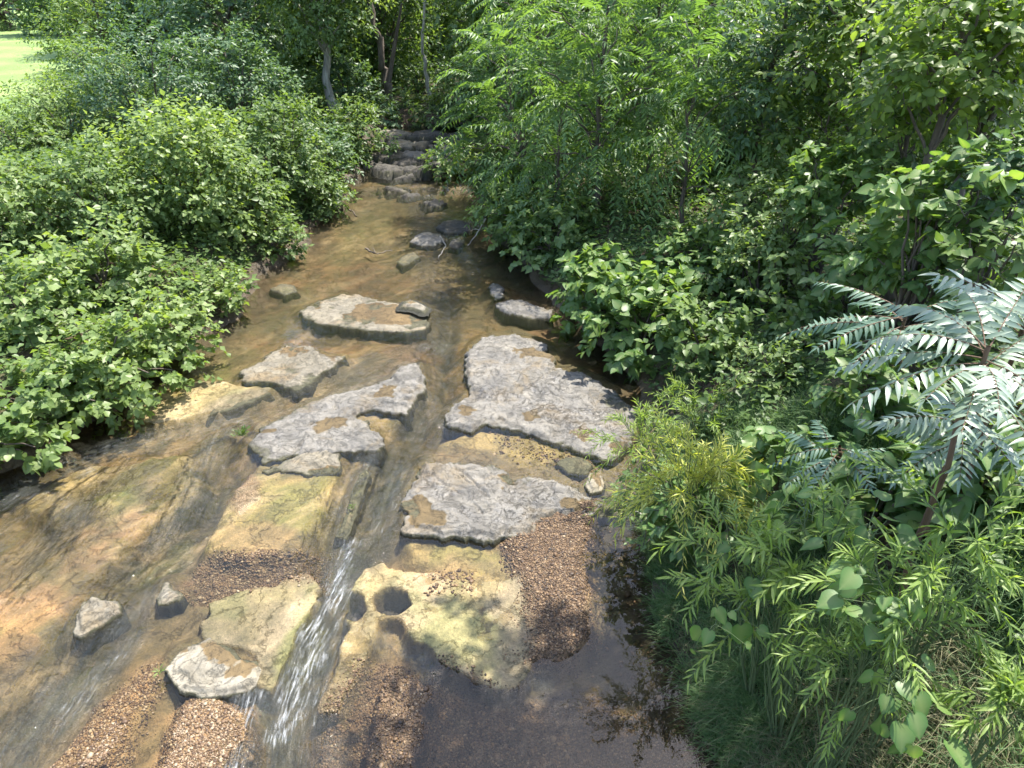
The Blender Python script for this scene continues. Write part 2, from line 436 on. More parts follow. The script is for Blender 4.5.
def bed_at(X, Y, colour=True):
    base = -.15 + (fbm(X * .9, Y * .9, 21) - .5) * .14 + (fbm(X * 4, Y * 4, 22) - .5) * .05
    base = base + .10 * ss(4.2, 6.5, Y) * 0
    ch = G([(440, 290), (432, 340), (440, 400), (405, 440), (388, 490), (360, 545), (332, 590), (300, 650), (275, 720), (262, 790)])
    d, s, _ = path_dist(X, Y, ch)
    base = base - .16 * ss(.42, .08, d)
    ch2 = G([(240, 440), (205, 490), (170, 540), (120, 600), (80, 660), (30, 730), (-10, 790)])
    d2, s, _ = path_dist(X, Y, ch2)
    base = base - .10 * ss(.45, .1, d2)
    col = np.zeros(X.shape + (3,)); col[:] = (.185, .145, .085)
    n1 = fbm(X * 1.3, Y * .8, 31)[..., None]; n2 = fbm(X * 5, Y * 4, 32)[..., None]
    col = col * (1 - ss(.42, .62, n1)) + np.array((.235, .165, .085)) * ss(.42, .62, n1)
    col = col * (1 - .5 * ss(.5, .7, n2)) + np.array((.10, .095, .06)) * .5 * ss(.5, .7, n2)
    grav = np.zeros(X.shape)
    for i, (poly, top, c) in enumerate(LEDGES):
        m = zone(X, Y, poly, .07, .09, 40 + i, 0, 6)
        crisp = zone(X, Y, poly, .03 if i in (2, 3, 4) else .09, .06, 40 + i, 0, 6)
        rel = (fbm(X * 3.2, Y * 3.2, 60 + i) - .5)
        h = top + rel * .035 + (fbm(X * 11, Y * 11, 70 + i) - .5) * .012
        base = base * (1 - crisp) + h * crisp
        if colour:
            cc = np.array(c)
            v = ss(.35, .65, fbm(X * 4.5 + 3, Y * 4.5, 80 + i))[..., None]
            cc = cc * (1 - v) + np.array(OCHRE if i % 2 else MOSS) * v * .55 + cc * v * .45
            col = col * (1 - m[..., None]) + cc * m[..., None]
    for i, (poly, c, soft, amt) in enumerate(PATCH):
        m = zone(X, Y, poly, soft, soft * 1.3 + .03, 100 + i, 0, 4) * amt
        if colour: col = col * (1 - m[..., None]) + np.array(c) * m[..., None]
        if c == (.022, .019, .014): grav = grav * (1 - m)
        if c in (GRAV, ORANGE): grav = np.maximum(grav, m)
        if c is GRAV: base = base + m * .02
    if colour:
        cr_, al_ = .85 * X - .5 * Y, .5 * X + .85 * Y
        sk = fbm(cr_ * 5.5 + fbm(X, Y, 35) * 2, al_ * 1.1, 36, 5)
        wl = (ss(-.6, -1.8, X) * .8 + .1)
        m = (ss(.5, .66, sk) * .45 * wl)[..., None]; col = col * (1 - m) + np.array((.085, .085, .036)) * m
        m = (ss(.46, .34, sk) * .45 * wl)[..., None]; col = col * (1 - m) + np.array((.42, .34, .23)) * m
        sp = fbm(X * 2.3, Y * 2.3, 37, 5); m = (ss(.54, .66, sp) * .5)[..., None]; col = col * (1 - m) + np.array((.09, .075, .045)) * m
    for poly in APRON:
        P = G(poly); d = np.full(X.shape, -9.0)
        sel = (X > P[:, 0].min() - .4) & (X < P[:, 0].max() + .4) & (Y > P[:, 1].min() - .4) & (Y < P[:, 1].max() + .4)
        if sel.any():
            dd = sdf(X[sel], Y[sel], P)
            base[sel] = np.maximum(base[sel], -.035 - .75 * np.maximum(-dd, 0) + (fbm(X[sel] * 8, Y[sel] * 8, 77) - .5) * .05)
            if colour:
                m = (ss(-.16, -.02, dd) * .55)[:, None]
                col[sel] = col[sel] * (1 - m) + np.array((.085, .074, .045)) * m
    # round scour holes in the ledge
    for (u, v, a, b) in POOLS:
        P = G([(u + a * math.cos(k * .3142) * (1 + .12 * math.sin(k * 1.9)), v + b * math.sin(k * .3142)) for k in range(20)])
        x0, x1, y0, y1 = P[:, 0].min() - .1, P[:, 0].max() + .1, P[:, 1].min() - .1, P[:, 1].max() + .1
        sel = (X > x0) & (X < x1) & (Y > y0) & (Y < y1)
        if sel.any():
            dd = sdf(X[sel], Y[sel], P)
            k = ss(-.012, .022, dd)
            base[sel] = base[sel] * (1 - k) - .22 * k
            if colour: col[sel] = col[sel] * (1 - k[:, None]) + np.array((.05, .048, .05)) * k[:, None]
    # gravel bar that rises out of the water below the slab
    bar = zone(X, Y, [(535, 505), (600, 498), (588, 560), (594, 640), (560, 666), (525, 664), (534, 600), (516, 566), (500, 545)], .09, .06, 7)
    base = base * (1 - bar) + (.035 + (fbm(X * 3, Y * 3, 9) - .5) * .03) * bar
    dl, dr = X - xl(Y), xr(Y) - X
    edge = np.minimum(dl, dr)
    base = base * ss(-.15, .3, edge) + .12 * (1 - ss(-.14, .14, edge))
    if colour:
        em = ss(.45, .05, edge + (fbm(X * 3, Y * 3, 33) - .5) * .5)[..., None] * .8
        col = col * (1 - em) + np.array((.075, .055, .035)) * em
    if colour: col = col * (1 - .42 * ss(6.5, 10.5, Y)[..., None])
    far = ss(9.5, 13, Y)
    base = base * (1 - far) + far * np.maximum(np.where(base > -.1, base, -9), -.10 + (fbm(X * 1.6, Y * .9, 23) - .5) * .16 + .25 * (1 - ss(-.14, .15, edge)))
    col = col * np.array((.86, .84, .775))
    return base + wz(Y), col, grav


X, Y = np.meshgrid(bx, by)
keep = (X > xl(Y) - .35) & (X < xr(Y) + .35)
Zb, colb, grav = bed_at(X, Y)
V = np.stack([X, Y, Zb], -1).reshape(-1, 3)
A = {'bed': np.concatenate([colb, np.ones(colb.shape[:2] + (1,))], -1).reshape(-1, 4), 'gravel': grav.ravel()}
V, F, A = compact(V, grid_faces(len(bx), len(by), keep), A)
t = NT('stream bed rock sand and gravel')
geo = t.n('NewGeometry'); pos = geo.outputs['Position']
base = t.attr('bed').outputs['Color']
fine = t.noise(46, pos, 8, .78); mid = t.noise(7, pos, 7, .68)
c = t.mix(.9, base, t.ramp(fine, [(.3, (.5, .5, .5)), (.7, (1.45, 1.4, 1.35))]), 'MULTIPLY')
c = t.mix(.7, c, t.ramp(mid, [(.35, (.55, .58, .5)), (.65, (1.35, 1.3, 1.25))]), 'MULTIPLY')
vor = t.n('TexVoronoi', {'Vector': pos, 'Scale': 62.0, 'Randomness': 1.0})
vor2 = t.n('TexVoronoi', {'Vector': pos, 'Scale': 27.0, 'Randomness': 1.0})
peb = t.ramp(t.n('SeparateColor', {0: vor.outputs['Color']}).outputs[0], [(0, (.02, .016, .013)), (.4, (.07, .042, .026)), (.75, (.15, .10, .06)), (1, (.28, .22, .16))])
g = t.attr('gravel').outputs['Fac']
gm = t.math('MULTIPLY', g, t.ramp(mid, [(.3, .45), (.6, 1.)]))
c = t.mix(t.math('MULTIPLY', gm, .75), c, t.mix(.5, peb, c))
vein = t.noise(2.6, pos, 9, .66, dist=.3)
vm = t.ramp(t.math('ABSOLUTE', t.math('SUBTRACT', vein, .5)), [(0, 1.), (.014, 0.)])
c = t.mix(t.math('MULTIPLY', vm, .22), c, (.07, .055, .035))
spk = t.n('TexVoronoi', {'Vector': pos, 'Scale': 34.0, 'Randomness': 1.0})
sm = t.math('MULTIPLY', t.ramp(spk.outputs['Distance'], [(.10, 1.), (.2, 0.)]), t.ramp(mid, [(.47, 0.), (.6, 1.)]))
c = t.mix(t.math('MULTIPLY', sm, .6), c, (.06, .045, .03))
fine = t.math('SUBTRACT', t.math('MULTIPLY', fine, 1.6), t.math('ADD', sm, vm))
hb = t.math('ADD', t.math('MULTIPLY', fine, .35), t.math('ADD', mid, t.math('MULTIPLY', t.math('MULTIPLY', vor.outputs['Distance'], -1.1), gm)))
p = t.n('BsdfPrincipled', {'Base Color': c, 'Roughness': .55, 'Specular IOR Level': .35, 'Normal': t.bump(hb, .8, .03)})
M_bed = t.done(p.outputs[0])
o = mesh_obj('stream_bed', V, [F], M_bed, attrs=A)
tag(o, kind='structure')

# ------------------------------------------------------------------ water
wx = np.arange(-7.4, 2.1, .035)
wy = [1.7]
while wy[-1] < 22.2: wy.append(wy[-1] + max(.025, .008 * wy[-1]))
wy = np.array(wy)
X, Y = np.meshgrid(wx, wy)
Zb, _, _ = bed_at(X, Y, False)
CH = [[(440, 285), (436, 340), (440, 400), (405, 440), (388, 490), (360, 545), (332, 590), (300, 650), (275, 720), (262, 800)],
      [(435, 345), (380, 362), (330, 385), (270, 408), (225, 425), (190, 432), (130, 444), (60, 474), (10, 505), (-40, 540)],
      [(228, 425), (208, 480), (178, 532), (125, 592), (88, 650), (35, 725), (-10, 790)],
      [(372, 450), (352, 490), (338, 545), (320, 590)],
      [(120, 470), (85, 510), (50, 550), (0, 600)],
      [(440, 130), (420, 190), (430, 240), (440, 290)]]
best = np.full(X.shape, 1e9); sA = np.zeros(X.shape); dA = np.zeros(X.shape)
for k, ch in enumerate(CH):
    d, s, sd = path_dist(X, Y, G(ch))
    m = d < best
    best = np.where(m, d, best); sA = np.where(m, s + k * 13.7, sA); dA = np.where(m, sd, dA)
FOAM = [  # white broken water: path in the photograph, half width in metres, strength
    ([(228, 426), (190, 430), (150, 440), (110, 450), (60, 468), (20, 490)], .2, .6), ([(130, 130), (130, 140)], .01, 0),
    ([(215, 435), (205, 460)], .12, .6), ([(75, 480), (92, 470)], .06, .7), ([(30, 492), (60, 500), (80, 520)], .1, .5),
    ([(200, 450), (190, 500), (160, 540)], .12, .45), ([(372, 455), (350, 490), (338, 530)], .09, .6),
    ([(350, 545), (335, 590), (310, 640), (298, 690), (285, 730)], .13, .95), ([(335, 590), (320, 640), (300, 720)], .16, .7),
    ([(405, 470), (395, 500), (372, 545)], .10, .55), ([(250, 700), (240, 740), (225, 790)], .10, .8), ([(300, 700), (292, 768)], .2, .5),
    ([(130, 640), (105, 670), (60, 720)], .09, .7), ([(150, 600), (120, 630)], .08, .5), ([(545, 560), (535, 590), (505, 650)], .1, .25),
    ([(425, 345), (445, 345), (442, 350)], .10, .55), ([(412, 405), (432, 395), (436, 420)], .1, .3), ([(330, 400), (350, 388), (375, 372)], .08, .3),
    ([(60, 690), (20, 740), (0, 780)], .12, .45), ([(500, 690), (560, 695)], .12, .3), ([(408, 200), (430, 196)], .15, .5), ([(400, 186), (440, 180)], .2, .4),
    ([(38, 436), (44, 444)], .08, .9), ([(378, 640), (400, 655), (430, 672)], .06, .4), ([(490, 645), (505, 660)], .05, .5)]
foam = np.zeros(X.shape)
for (pp, r, st) in FOAM:
    d, s, _ = path_dist(X, Y, G(pp))
    foam = np.maximum(foam, st * ss(r * 2.0, r * .1, d + (fbm(X * 5, Y * 5, 51) - .5) * .22))
ripm = ss(.55, .12, best)
flow = np.clip(foam * .9 + .75 * ss(.6, .1, best) + .15, 0, 1)
right_pool = ss(.2, .6, X) * ss(5.2, 4.6, Y)
flow = flow * (1 - .92 * right_pool)
zsurf = wz(Y) + foam * (fbm(X * 7, Y * 7, 55) - .45) * .05
depth = np.clip(wz(Y) - Zb, 0, 1)
murk = 1 - np.exp(-depth * 3.2)
V = np.stack([X, Y, zsurf], -1).reshape(-1, 3)
A = {'foam': foam.ravel(), 'flow': flow.ravel(), 'murk': murk.ravel(), 'ripple': ripm.ravel(),
     'along': np.stack([sA, dA, np.zeros_like(sA)], -1).reshape(-1, 3)}
keep = (X > xl(Y) - .3) & (X < xr(Y) + .3)
V, F, A = compact(V, grid_faces(len(wx), len(wy), keep), A)
t = NT('clear running water')
geo = t.n('NewGeometry'); pos = geo.outputs['Position']
al = t.attr('along').outputs['Vector']
st = t.n('Mapping', {'Vector': al, 'Scale': (2.2, 13, 1)}).outputs[0]
rip = t.noise(1.0, st, 5, .6, dist=.6)
chop = t.noise(9, pos, 3, .5); chop2 = t.noise(2.3, pos, 2, .5)
fl = t.attr('flow').outputs['Fac']
h = t.math('ADD', t.math('MULTIPLY', t.math('MULTIPLY', rip, fl), t.attr('ripple').outputs['Fac']), t.math('ADD', t.math('MULTIPLY', chop, t.math('MULTIPLY', fl, .7)), t.math('MULTIPLY', chop2, t.math('MULTIPLY', fl, .3))))
nrm = t.bump(h, .8, .08)
fr = t.n('Fresnel', {'IOR': 1.36, 'Normal': nrm})
tr = t.n('BsdfTransparent', {'Color': (.93, .91, .83, 1)})
gl = t.n('BsdfGlossy', {'Roughness': .02, 'Normal': nrm})
mk = t.n('BsdfDiffuse', {'Color': (.03, .031, .022, 1), 'Normal': nrm})
body = t.n('MixShader', {0: t.math('MULTIPLY', t.attr('murk').outputs['Fac'], .5), 1: tr.outputs[0], 2: mk.outputs[0]})
surf = t.n('MixShader', {0: fr.outputs[0], 1: body.outputs[0], 2: gl.outputs[0]})
fst = t.n('Mapping', {'Vector': al, 'Scale': (6, 48, 1)}).outputs[0]
fn = t.noise(1.0, fst, 7, .72, dist=.35); fn2 = t.noise(24, pos, 3, .6)
fo = t.attr('foam').outputs['Fac']
fm = t.math('ADD', t.math('ADD', t.math('MULTIPLY', fn, 1.05), t.math('MULTIPLY', fn2, .12)), t.math('MULTIPLY', fo, .30))
fmask = t.math('MULTIPLY', t.ramp(fm, [(.84, 0.), (1.14, 1.)]), t.ramp(fo, [(.02, 0.), (.25, 1.)]))
air = t.n('BsdfDiffuse', {'Color': (.17, .175, .16, 1), 'Normal': nrm})
surf = t.n('MixShader', {0: t.math('MULTIPLY', t.math('MULTIPLY', fo, .3), t.ramp(fn, [(.35, 0.), (.65, 1.)])), 1: surf.outputs[0], 2: air.outputs[0]})
fd = t.n('BsdfDiffuse', {'Color': (.62, .63, .63, 1)})
surf = t.n('MixShader', {0: t.math('MULTIPLY', fmask, .25), 1: surf.outputs[0], 2: fd.outputs[0]})
M_water = t.done(surf.outputs[0])
o = mesh_obj('water', V, [F], M_water, attrs=A)
tag(o, kind='structure')


# ------------------------------------------------------------------ rocks
def rock_mat(name, c1, c2, stain, wet):
    t = NT(name)
    geo = t.n('NewGeometry'); pos = geo.outputs['Position']
    big = t.noise(2.4, pos, 6, .6); fin = t.noise(30, pos, 8, .72); mid = t.noise(9, pos, 6, .65)
    c = t.mix(t.ramp(mid, [(.3, 0.), (.7, 1.)]), c1, c2)
    c = t.mix(.7, c, t.ramp(fin, [(.28, (.62, .62, .62)), (.55, (1, 1, 1)), (.75, (1.22, 1.2, 1.18))]), 'MULTIPLY')
    c = t.mix(.6, c, t.ramp(big, [(.35, (.68, .69, .72)), (.62, (1.22, 1.2, 1.14))]), 'MULTIPLY')
    sm = t.math('ADD', t.attr('stain').outputs['Fac'], t.math('MULTIPLY', t.math('SUBTRACT', mid, .5), .6))
    c = t.mix(t.ramp(sm, [(.38, 0.), (.6, 1.)]), c, t.mix(fin, stain, tuple(x * .6 for x in stain)))
    bdm = t.n('Mapping', {'Vector': pos, 'Scale': (1.6, 1.6, 42)}).outputs[0]
    bdn = t.noise(1.0, bdm, 4, .6)
    c = t.mix(.55, c, t.ramp(bdn, [(.35, (.55, .54, .5)), (.5, (1, 1, 1)), (.65, (1.25, 1.22, 1.15))]), 'MULTIPLY')
    tn = t.noise(1.7, pos, 7, .68, dist=.5)
    c = t.mix(t.math('MULTIPLY', t.ramp(tn, [(.52, 0.), (.66, 1.)]), .55), c, tuple(x * 1.35 for x in stain))
    pit = t.n('TexVoronoi', {'Vector': pos, 'Scale': 17.0, 'Randomness': 1.0})
    pm = t.math('MULTIPLY', t.ramp(pit.outputs['Distance'], [(.10, 1.), (.22, 0.)]), t.ramp(mid, [(.52, 0.), (.66, 1.)]))
    c = t.mix(t.math('MULTIPLY', pm, .55), c, (.07, .06, .045))
    vein = t.noise(4.5, pos, 9, .7, dist=1.2)
    vm = t.ramp(t.math('ABSOLUTE', t.math('SUBTRACT', vein, .5)), [(0, 1.), (.016, 0.)])
    c = t.mix(t.math('MULTIPLY', vm, .35), c, (.09, .08, .065))
    low = t.math('ADD', t.attr('lip').outputs['Fac'], t.math('MULTIPLY', t.math('SUBTRACT', mid, .5), 1.1))
    lm = t.ramp(low, [(.45, 0.), (.72, 1.)])
    mossc = t.ramp(fin, [(.35, (.03, .03, .016)), (.6, (.065, .06, .03)), (.75, (.14, .13, .06))])
    c = t.mix(lm, c, mossc)
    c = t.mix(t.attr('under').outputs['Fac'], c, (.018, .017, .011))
    w = t.math('ADD', t.attr('wet').outputs['Fac'], t.math('MULTIPLY', t.math('SUBTRACT', big, .5), .5))
    wm = t.ramp(w, [(.42, 0.), (.62, 1.)])
    c = t.mix(wm, c, t.mix(1.0, c, (.82, .82, .83), 'MULTIPLY'))
    ro = t.math('SUBTRACT', .82, t.math('MULTIPLY', wm, .5))
    hh = t.math('SUBTRACT', t.math('ADD', t.math('MULTIPLY', fin, .5), mid), t.math('ADD', t.math('MULTIPLY', pm, .5), t.math('MULTIPLY', vm, .4)))
    p = t.n('BsdfPrincipled', {'Base Color': c, 'Roughness': ro, 'Specular IOR Level': .4, 'Normal': t.bump(hh, .75, .03)})
    return t.done(p.outputs[0])


M_rock = {
    'grey': rock_mat('grey limestone', (.098, .09, .078), (.165, .154, .135), (.10, .07, .031), .4),
    'warm': rock_mat('buff limestone', (.11, .096, .07), (.185, .164, .124), (.115, .076, .031), .3),
    'pale': rock_mat('pale limestone', (.15, .132, .096), (.245, .22, .17), (.14, .097, .044), .2),
    'moss': rock_mat('mossy limestone', (.06, .054, .026), (.115, .094, .05), (.07, .07, .02), .5),
    'dark': rock_mat('dark wet stone', (.035, .032, .026), (.075, .067, .055), (.065, .05, .03), .5),
}


def rock(name, poly_px, top, label, cat='rock', mat='grey', zb=0.0, tilt=(0, 0), stains=(), wets=(), group=None, seed=0, rough=1.0, under=.3, cracks=(), warp=.075, res=None, hs=.32, wallw=.05, notches=()):
    """a slab or boulder: outline on the water, relief on top, steep broken sides down to the bed"""
    P = G(poly_px, zb + top * .8)
    dist = np.hypot(*P.mean(0))
    res = res or max(.011, .0024 * dist)
    pad = .10 + wallw * 1.5
    xs = np.arange(P[:, 0].min() - pad, P[:, 0].max() + pad, res); ys = np.arange(P[:, 1].min() - pad, P[:, 1].max() + pad, res)
    X, Y = np.meshgrid(xs, ys)
    size = math.sqrt((np.ptp(P[:, 0])) * (np.ptp(P[:, 1])))
    wx_ = (fbm(X * 4, Y * 4, seed + 1) - .5) * 2 * warp + (fbm(X * 13, Y * 13, seed + 2) - .5) * warp * 1.1
    d = sdf(X, Y, P) + wx_
    for nt in notches: d = np.minimum(d, -sdf(X, Y, G(nt, zb + top * .8)) + .02)
    cx, cy = P.mean(0)
    f1 = fbm(X * 1.8 + seed, Y * 1.8, seed + 3); f2 = fbm(X * 6, Y * 6, seed + 4, 5)
    q = fbm(X * 2.6, Y * 2.6 + seed, seed + 5, 3) * 4.5
    terr = np.floor(q) + ss(.0, .16, q - np.floor(q))
    lipw = min(.12, size * .12)
    top = top * hs
    h = top * (.86 + .14 * ss(0, lipw * 1.6, d)) + rough * (.6 if top < .12 else .62) * ((f1 - .5) * .09 + (f2 - .5) * .035 + (terr - 2.2) * .022) * ss(-.01, lipw * .7, d)
    h = h + (X - cx) * tilt[0] + (Y - cy) * tilt[1]
    stp = ss(.0, .025, d - .03 - .16 * ss(.5, .72, fbm(X * 2.4, Y * 2.4, seed + 15)) * min(1, size))
    h = h * (.5 + .5 * stp)
    for ck in cracks:
        dd, _, _ = path_dist(X, Y, G(ck, zb + top))
        dd = dd + (fbm(X * 6, Y * 6, seed + 6) - .5) * .14
        h = h - .035 * ss(.022, .004, np.abs(dd)) * ss(.25, .6, fbm(X * 3, Y * 3, seed + 12))
    h = np.maximum(h, .012) if top > .04 else h
    wall = np.clip(-d / wallw, 0, 1)
    h = np.where(d < 0, h * (1 - wall) - under * wall ** .8, h)
    h = h - ss(.022, 0, d) * top * .10 * (d > 0)
    stain = np.zeros(X.shape); wet = np.zeros(X.shape)
    for sp in stains:
        e = sdf(X, Y, G(sp, zb + top)) + (fbm(X * 9, Y * 9, seed + 8) - .5) * .2
        stain = np.maximum(stain, ss(-.07, .07, e)); h = h - .016 * ss(-.02, .06, e) * (d > 0)
    for sp in wets:
        e = sdf(X, Y, G(sp, zb + top)) + (fbm(X * 5, Y * 5, seed + 9) - .5) * .15
        wet = np.maximum(wet, ss(-.1, .1, e))
    lip = np.where(d < .0, 1.0, .62 * ss(.05, .0, d)) * 1.0
    lip = np.maximum(lip, ss(.03, .004, h) * .8)
    keep = d > -wallw * 1.4
    V = np.stack([X, Y, zb + h], -1).reshape(-1, 3)
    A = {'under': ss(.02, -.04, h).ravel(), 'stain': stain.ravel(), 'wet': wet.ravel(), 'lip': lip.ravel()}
    V, F, A = compact(V, grid_faces(len(xs), len(ys), keep), A)
    c = np.array([cx, cy, zb])
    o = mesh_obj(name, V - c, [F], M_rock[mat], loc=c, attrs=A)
    return tag(o, label, cat, group)


SL = 'flat limestone slabs standing out of the stream'
rock('rock_slab', [(446, 408), (462, 394), (470, 382), (464, 366), (468, 344), (482, 331), (515, 327), (545, 336), (556, 352), (552, 360), (582, 364), (602, 374), (618, 384), (640, 404), (636, 436), (612, 452), (585, 444), (545, 430), (510, 421), (482, 417), (472, 424), (449, 418)],
     .17, 'largest grey slab with brown hollows, touching the right bank shrubs', 'rock', 'grey', 0, (-.02, .01), group=SL, seed=3,
     stains=[[(514, 348), (535, 346), (556, 350), (554, 358), (520, 357)], [(458, 410), (470, 406), (475, 416), (462, 419)], [(523, 412), (538, 408), (541, 416), (526, 419)], [(566, 428), (582, 424), (596, 436), (584, 440)], [(604, 444), (630, 436), (634, 450), (612, 454)]],
     wets=[[(478, 384), (520, 396), (600, 410), (632, 410), (606, 446), (560, 424), (500, 400), (470, 398)], [(520, 388), (560, 376), (560, 400)]], cracks=[[(496, 392), (530, 386), (552, 372), (566, 366)], [(556, 400), (590, 412), (606, 412), (614, 404)]])
rock('rock_slab', [(402, 512), (404, 488), (412, 470), (424, 452), (455, 453), (490, 452), (504, 458), (514, 466), (530, 465), (555, 468), (580, 482), (600, 494), (596, 508), (560, 506), (540, 512), (532, 527), (490, 532), (440, 526), (404, 523)],
     .20, 'wedge shaped pale slab with a white scar, just above the gravel bar', 'rock', 'grey', 0, (.01, -.05), group=SL, seed=11,
     stains=[[(404, 520), (404, 500), (420, 494), (446, 512), (440, 524)], [(502, 470), (512, 467), (516, 482), (504, 486)], [(560, 500), (598, 494), (598, 510), (560, 508)]],
     wets=[[(420, 460), (440, 480), (480, 520), (460, 520), (420, 488)], [(510, 476), (560, 480), (540, 520), (490, 526)]], cracks=[[(420, 470), (450, 486), (470, 500), (486, 518)], [(440, 456), (470, 480), (490, 500)]],
     notches=[[(511, 470), (522, 466), (517, 472)]])
rock('rock_slab', [(247, 437), (258, 421), (290, 405), (318, 393), (335, 388), (360, 382), (390, 372), (400, 362), (420, 359), (425, 376), (418, 394), (406, 407), (392, 407), (374, 403), (357, 409), (376, 424), (383, 438), (372, 444), (348, 446), (322, 446), (296, 449), (262, 454)],
     .14, 'long crooked grey slab left of the main channel, with a tan hollow on its raised end', 'rock', 'grey', 0, (.02, .01), group=SL, seed=17,
     stains=[[(370, 396), (384, 384), (396, 386), (394, 400)], [(306, 428), (326, 420), (350, 420), (338, 430), (318, 433)], [(264, 430), (278, 427), (276, 432)]],
     cracks=[[(310, 424), (330, 412), (336, 408)], [(290, 458), (300, 446), (304, 440)], [(335, 408), (337, 390)]])
rock('rock_slab', [(262, 467), (275, 462), (292, 455), (303, 448), (318, 447), (338, 450), (341, 460), (334, 472), (312, 470), (288, 471)],
     .085, 'small pale slab broken off below the long crooked slab', 'rock', 'warm', 0, (0, .03), group=SL, seed=23, stains=[[(312, 470), (336, 466), (338, 478), (320, 476)]])
rock('rock_slab', [(238, 370), (262, 355), (285, 341), (310, 344), (328, 350), (345, 352), (338, 360), (322, 372), (296, 386), (270, 380), (242, 377)],
     .09, 'pointed buff slab on the left, between the leafy bank and the crooked slab', 'rock', 'warm', 0, (0, .02), group=SL, seed=29,
     stains=[[(280, 352), (296, 344), (306, 350), (290, 357)], [(322, 352), (344, 352), (334, 362)]], wets=[[(320, 352), (345, 350), (330, 366)]])
rock('rock_slab', [(298, 308), (318, 298), (345, 290), (362, 294), (385, 299), (402, 301), (428, 304), (430, 318), (424, 327), (400, 329), (375, 328), (350, 326), (320, 320), (302, 314)],
     .09, 'far mid-stream slab with a mossy olive top and a small cap of stone', 'rock', 'warm', 0, (0, .02), group=SL, seed=31,
     stains=[[(340, 318), (360, 304), (390, 304), (428, 306), (428, 324), (376, 324)], [(308, 302), (322, 300), (318, 308)]])
rock('rock', [(400, 303), (404, 297), (413, 296), (427, 303), (424, 308), (412, 304)], .10, 'small pale cap stone lying on the mossy far slab', 'rock', 'pale', .09, seed=37, under=.03, warp=.02, stains=[[(404, 303), (412, 301), (412, 305)]])
rock('rock_slab', [(494, 300), (506, 296), (522, 296), (540, 301), (553, 305), (552, 313), (530, 313), (505, 308)], .12, 'low grey slab at the foot of the heart leaved shrubs', 'rock', 'grey', 0, group=SL, seed=41)
rock('rock_slab', [(160, 662), (176, 641), (198, 634), (206, 628), (222, 634), (240, 646), (258, 652), (261, 660), (255, 672), (244, 682), (224, 688), (200, 690), (176, 682)],
     .15, 'bleached crescent shaped slab in the left foreground with a tan hollow and mossy rim', 'rock', 'pale', 0, (-.05, -.04), group=SL, seed=43,
     stains=[[(196, 642), (206, 630), (240, 646), (256, 656), (238, 664), (216, 668), (200, 660)], [(228, 670), (250, 656), (260, 660), (246, 680)], [(176, 648), (188, 644), (190, 652)]], warp=.03)
rock('boulder', [(66, 628), (70, 604), (78, 592), (88, 586), (100, 590), (114, 592), (118, 602), (104, 612), (90, 620), (78, 628)], .17, 'brownish grey boulder alone in the shallow water at lower left', 'boulder', 'warm', 0, seed=47, rough=.8, warp=.025, cracks=[[(70, 604), (82, 608), (88, 594)]])
rock('rock', [(153, 592), (158, 584), (162, 575), (168, 575), (171, 582), (182, 588), (176, 594), (164, 598), (155, 598)], .11, 'little yellowish knobbly stone right of the lone boulder', 'rock', 'pale', 0, seed=53, warp=.02, stains=[[(166, 586), (180, 588), (170, 594)]])
rock('rock', [(336, 532), (344, 510), (350, 492), (358, 470), (366, 464), (370, 470), (362, 490), (356, 512), (346, 536)], .07, 'narrow mossy stone lying along the fast channel', 'rock', 'moss', 0, seed=59, warp=.02, wallw=.12, stains=[[(352, 490), (364, 466), (368, 472), (358, 500)]])
rock('boulder', [(586, 478), (590, 468), (600, 466), (606, 476), (602, 486), (590, 488)], .12, 'small rounded yellow boulder between the two big slabs at the right', 'boulder', 'pale', 0, seed=61, warp=.02, stains=[[(588, 476), (600, 470), (600, 484)]])
rock('rock', [(556, 460), (566, 454), (582, 456), (592, 462), (586, 471), (568, 471)], .05, 'low drowned stone beside the small yellow boulder', 'rock', 'moss', 0, seed=67, warp=.03, wallw=.12)
rock('rock', [(590, 500), (612, 494), (624, 500), (620, 512), (600, 514)], .045, 'ochre stone just awash at the right tip of the wedge slab', 'rock', 'moss', 0, seed=68, warp=.03, wallw=.12)
rock('rock_slab', [(205, 415), (214, 404), (236, 398), (262, 393), (270, 390), (250, 400), (228, 408)], .05, 'thin ochre ledge awash near the left leafy bank', 'rock', 'moss', 0, group=SL, seed=71, warp=.03, wallw=.12)
rock('rock', [(410, 238), (416, 231), (430, 229), (442, 231), (446, 237), (436, 242), (420, 242)],   .11, 'flat grey stone under the overhanging fronds, nearer the stream centre', 'rock', 'grey', 0, seed=73, warp=.04)
rock('rock', [(436, 224), (442, 217), (456, 215), (470, 219), (473, 226), (462, 229), (446, 229)], .14, 'dark edged grey stone under the overhanging fronds, behind the flat stone', 'rock', 'dark', 0, seed=79, warp=.04)
rock('rock', [(448, 243), (450, 236), (460, 233), (464, 239), (458, 245)], .11, 'small dark block right beside the flat grey stone', 'rock', 'dark', 0, seed=83, warp=.03)
rock('rock', [(396, 260), (404, 253), (414, 250), (420, 254), (412, 260), (402, 264)], .06, 'low brown stone awash upstream of the capped slab', 'rock', 'moss', 0, seed=89, warp=.03, wallw=.12)
rock('rock', [(270, 288), (280, 282), (294, 284), (298, 290), (284, 294)], .035, 'tan stone just awash near the left bank upstream', 'rock', 'moss', 0, seed=97, warp=.03, wallw=.12)
rock('rock_slab', [(486, 288), (494, 282), (506, 284), (508, 294), (494, 298)], .07, 'bluish wet stone in the shade of the right bank', 'rock', 'grey', 0, group=SL, seed=99, wets=[[(480, 280), (512, 280), (512, 300), (480, 300)]])

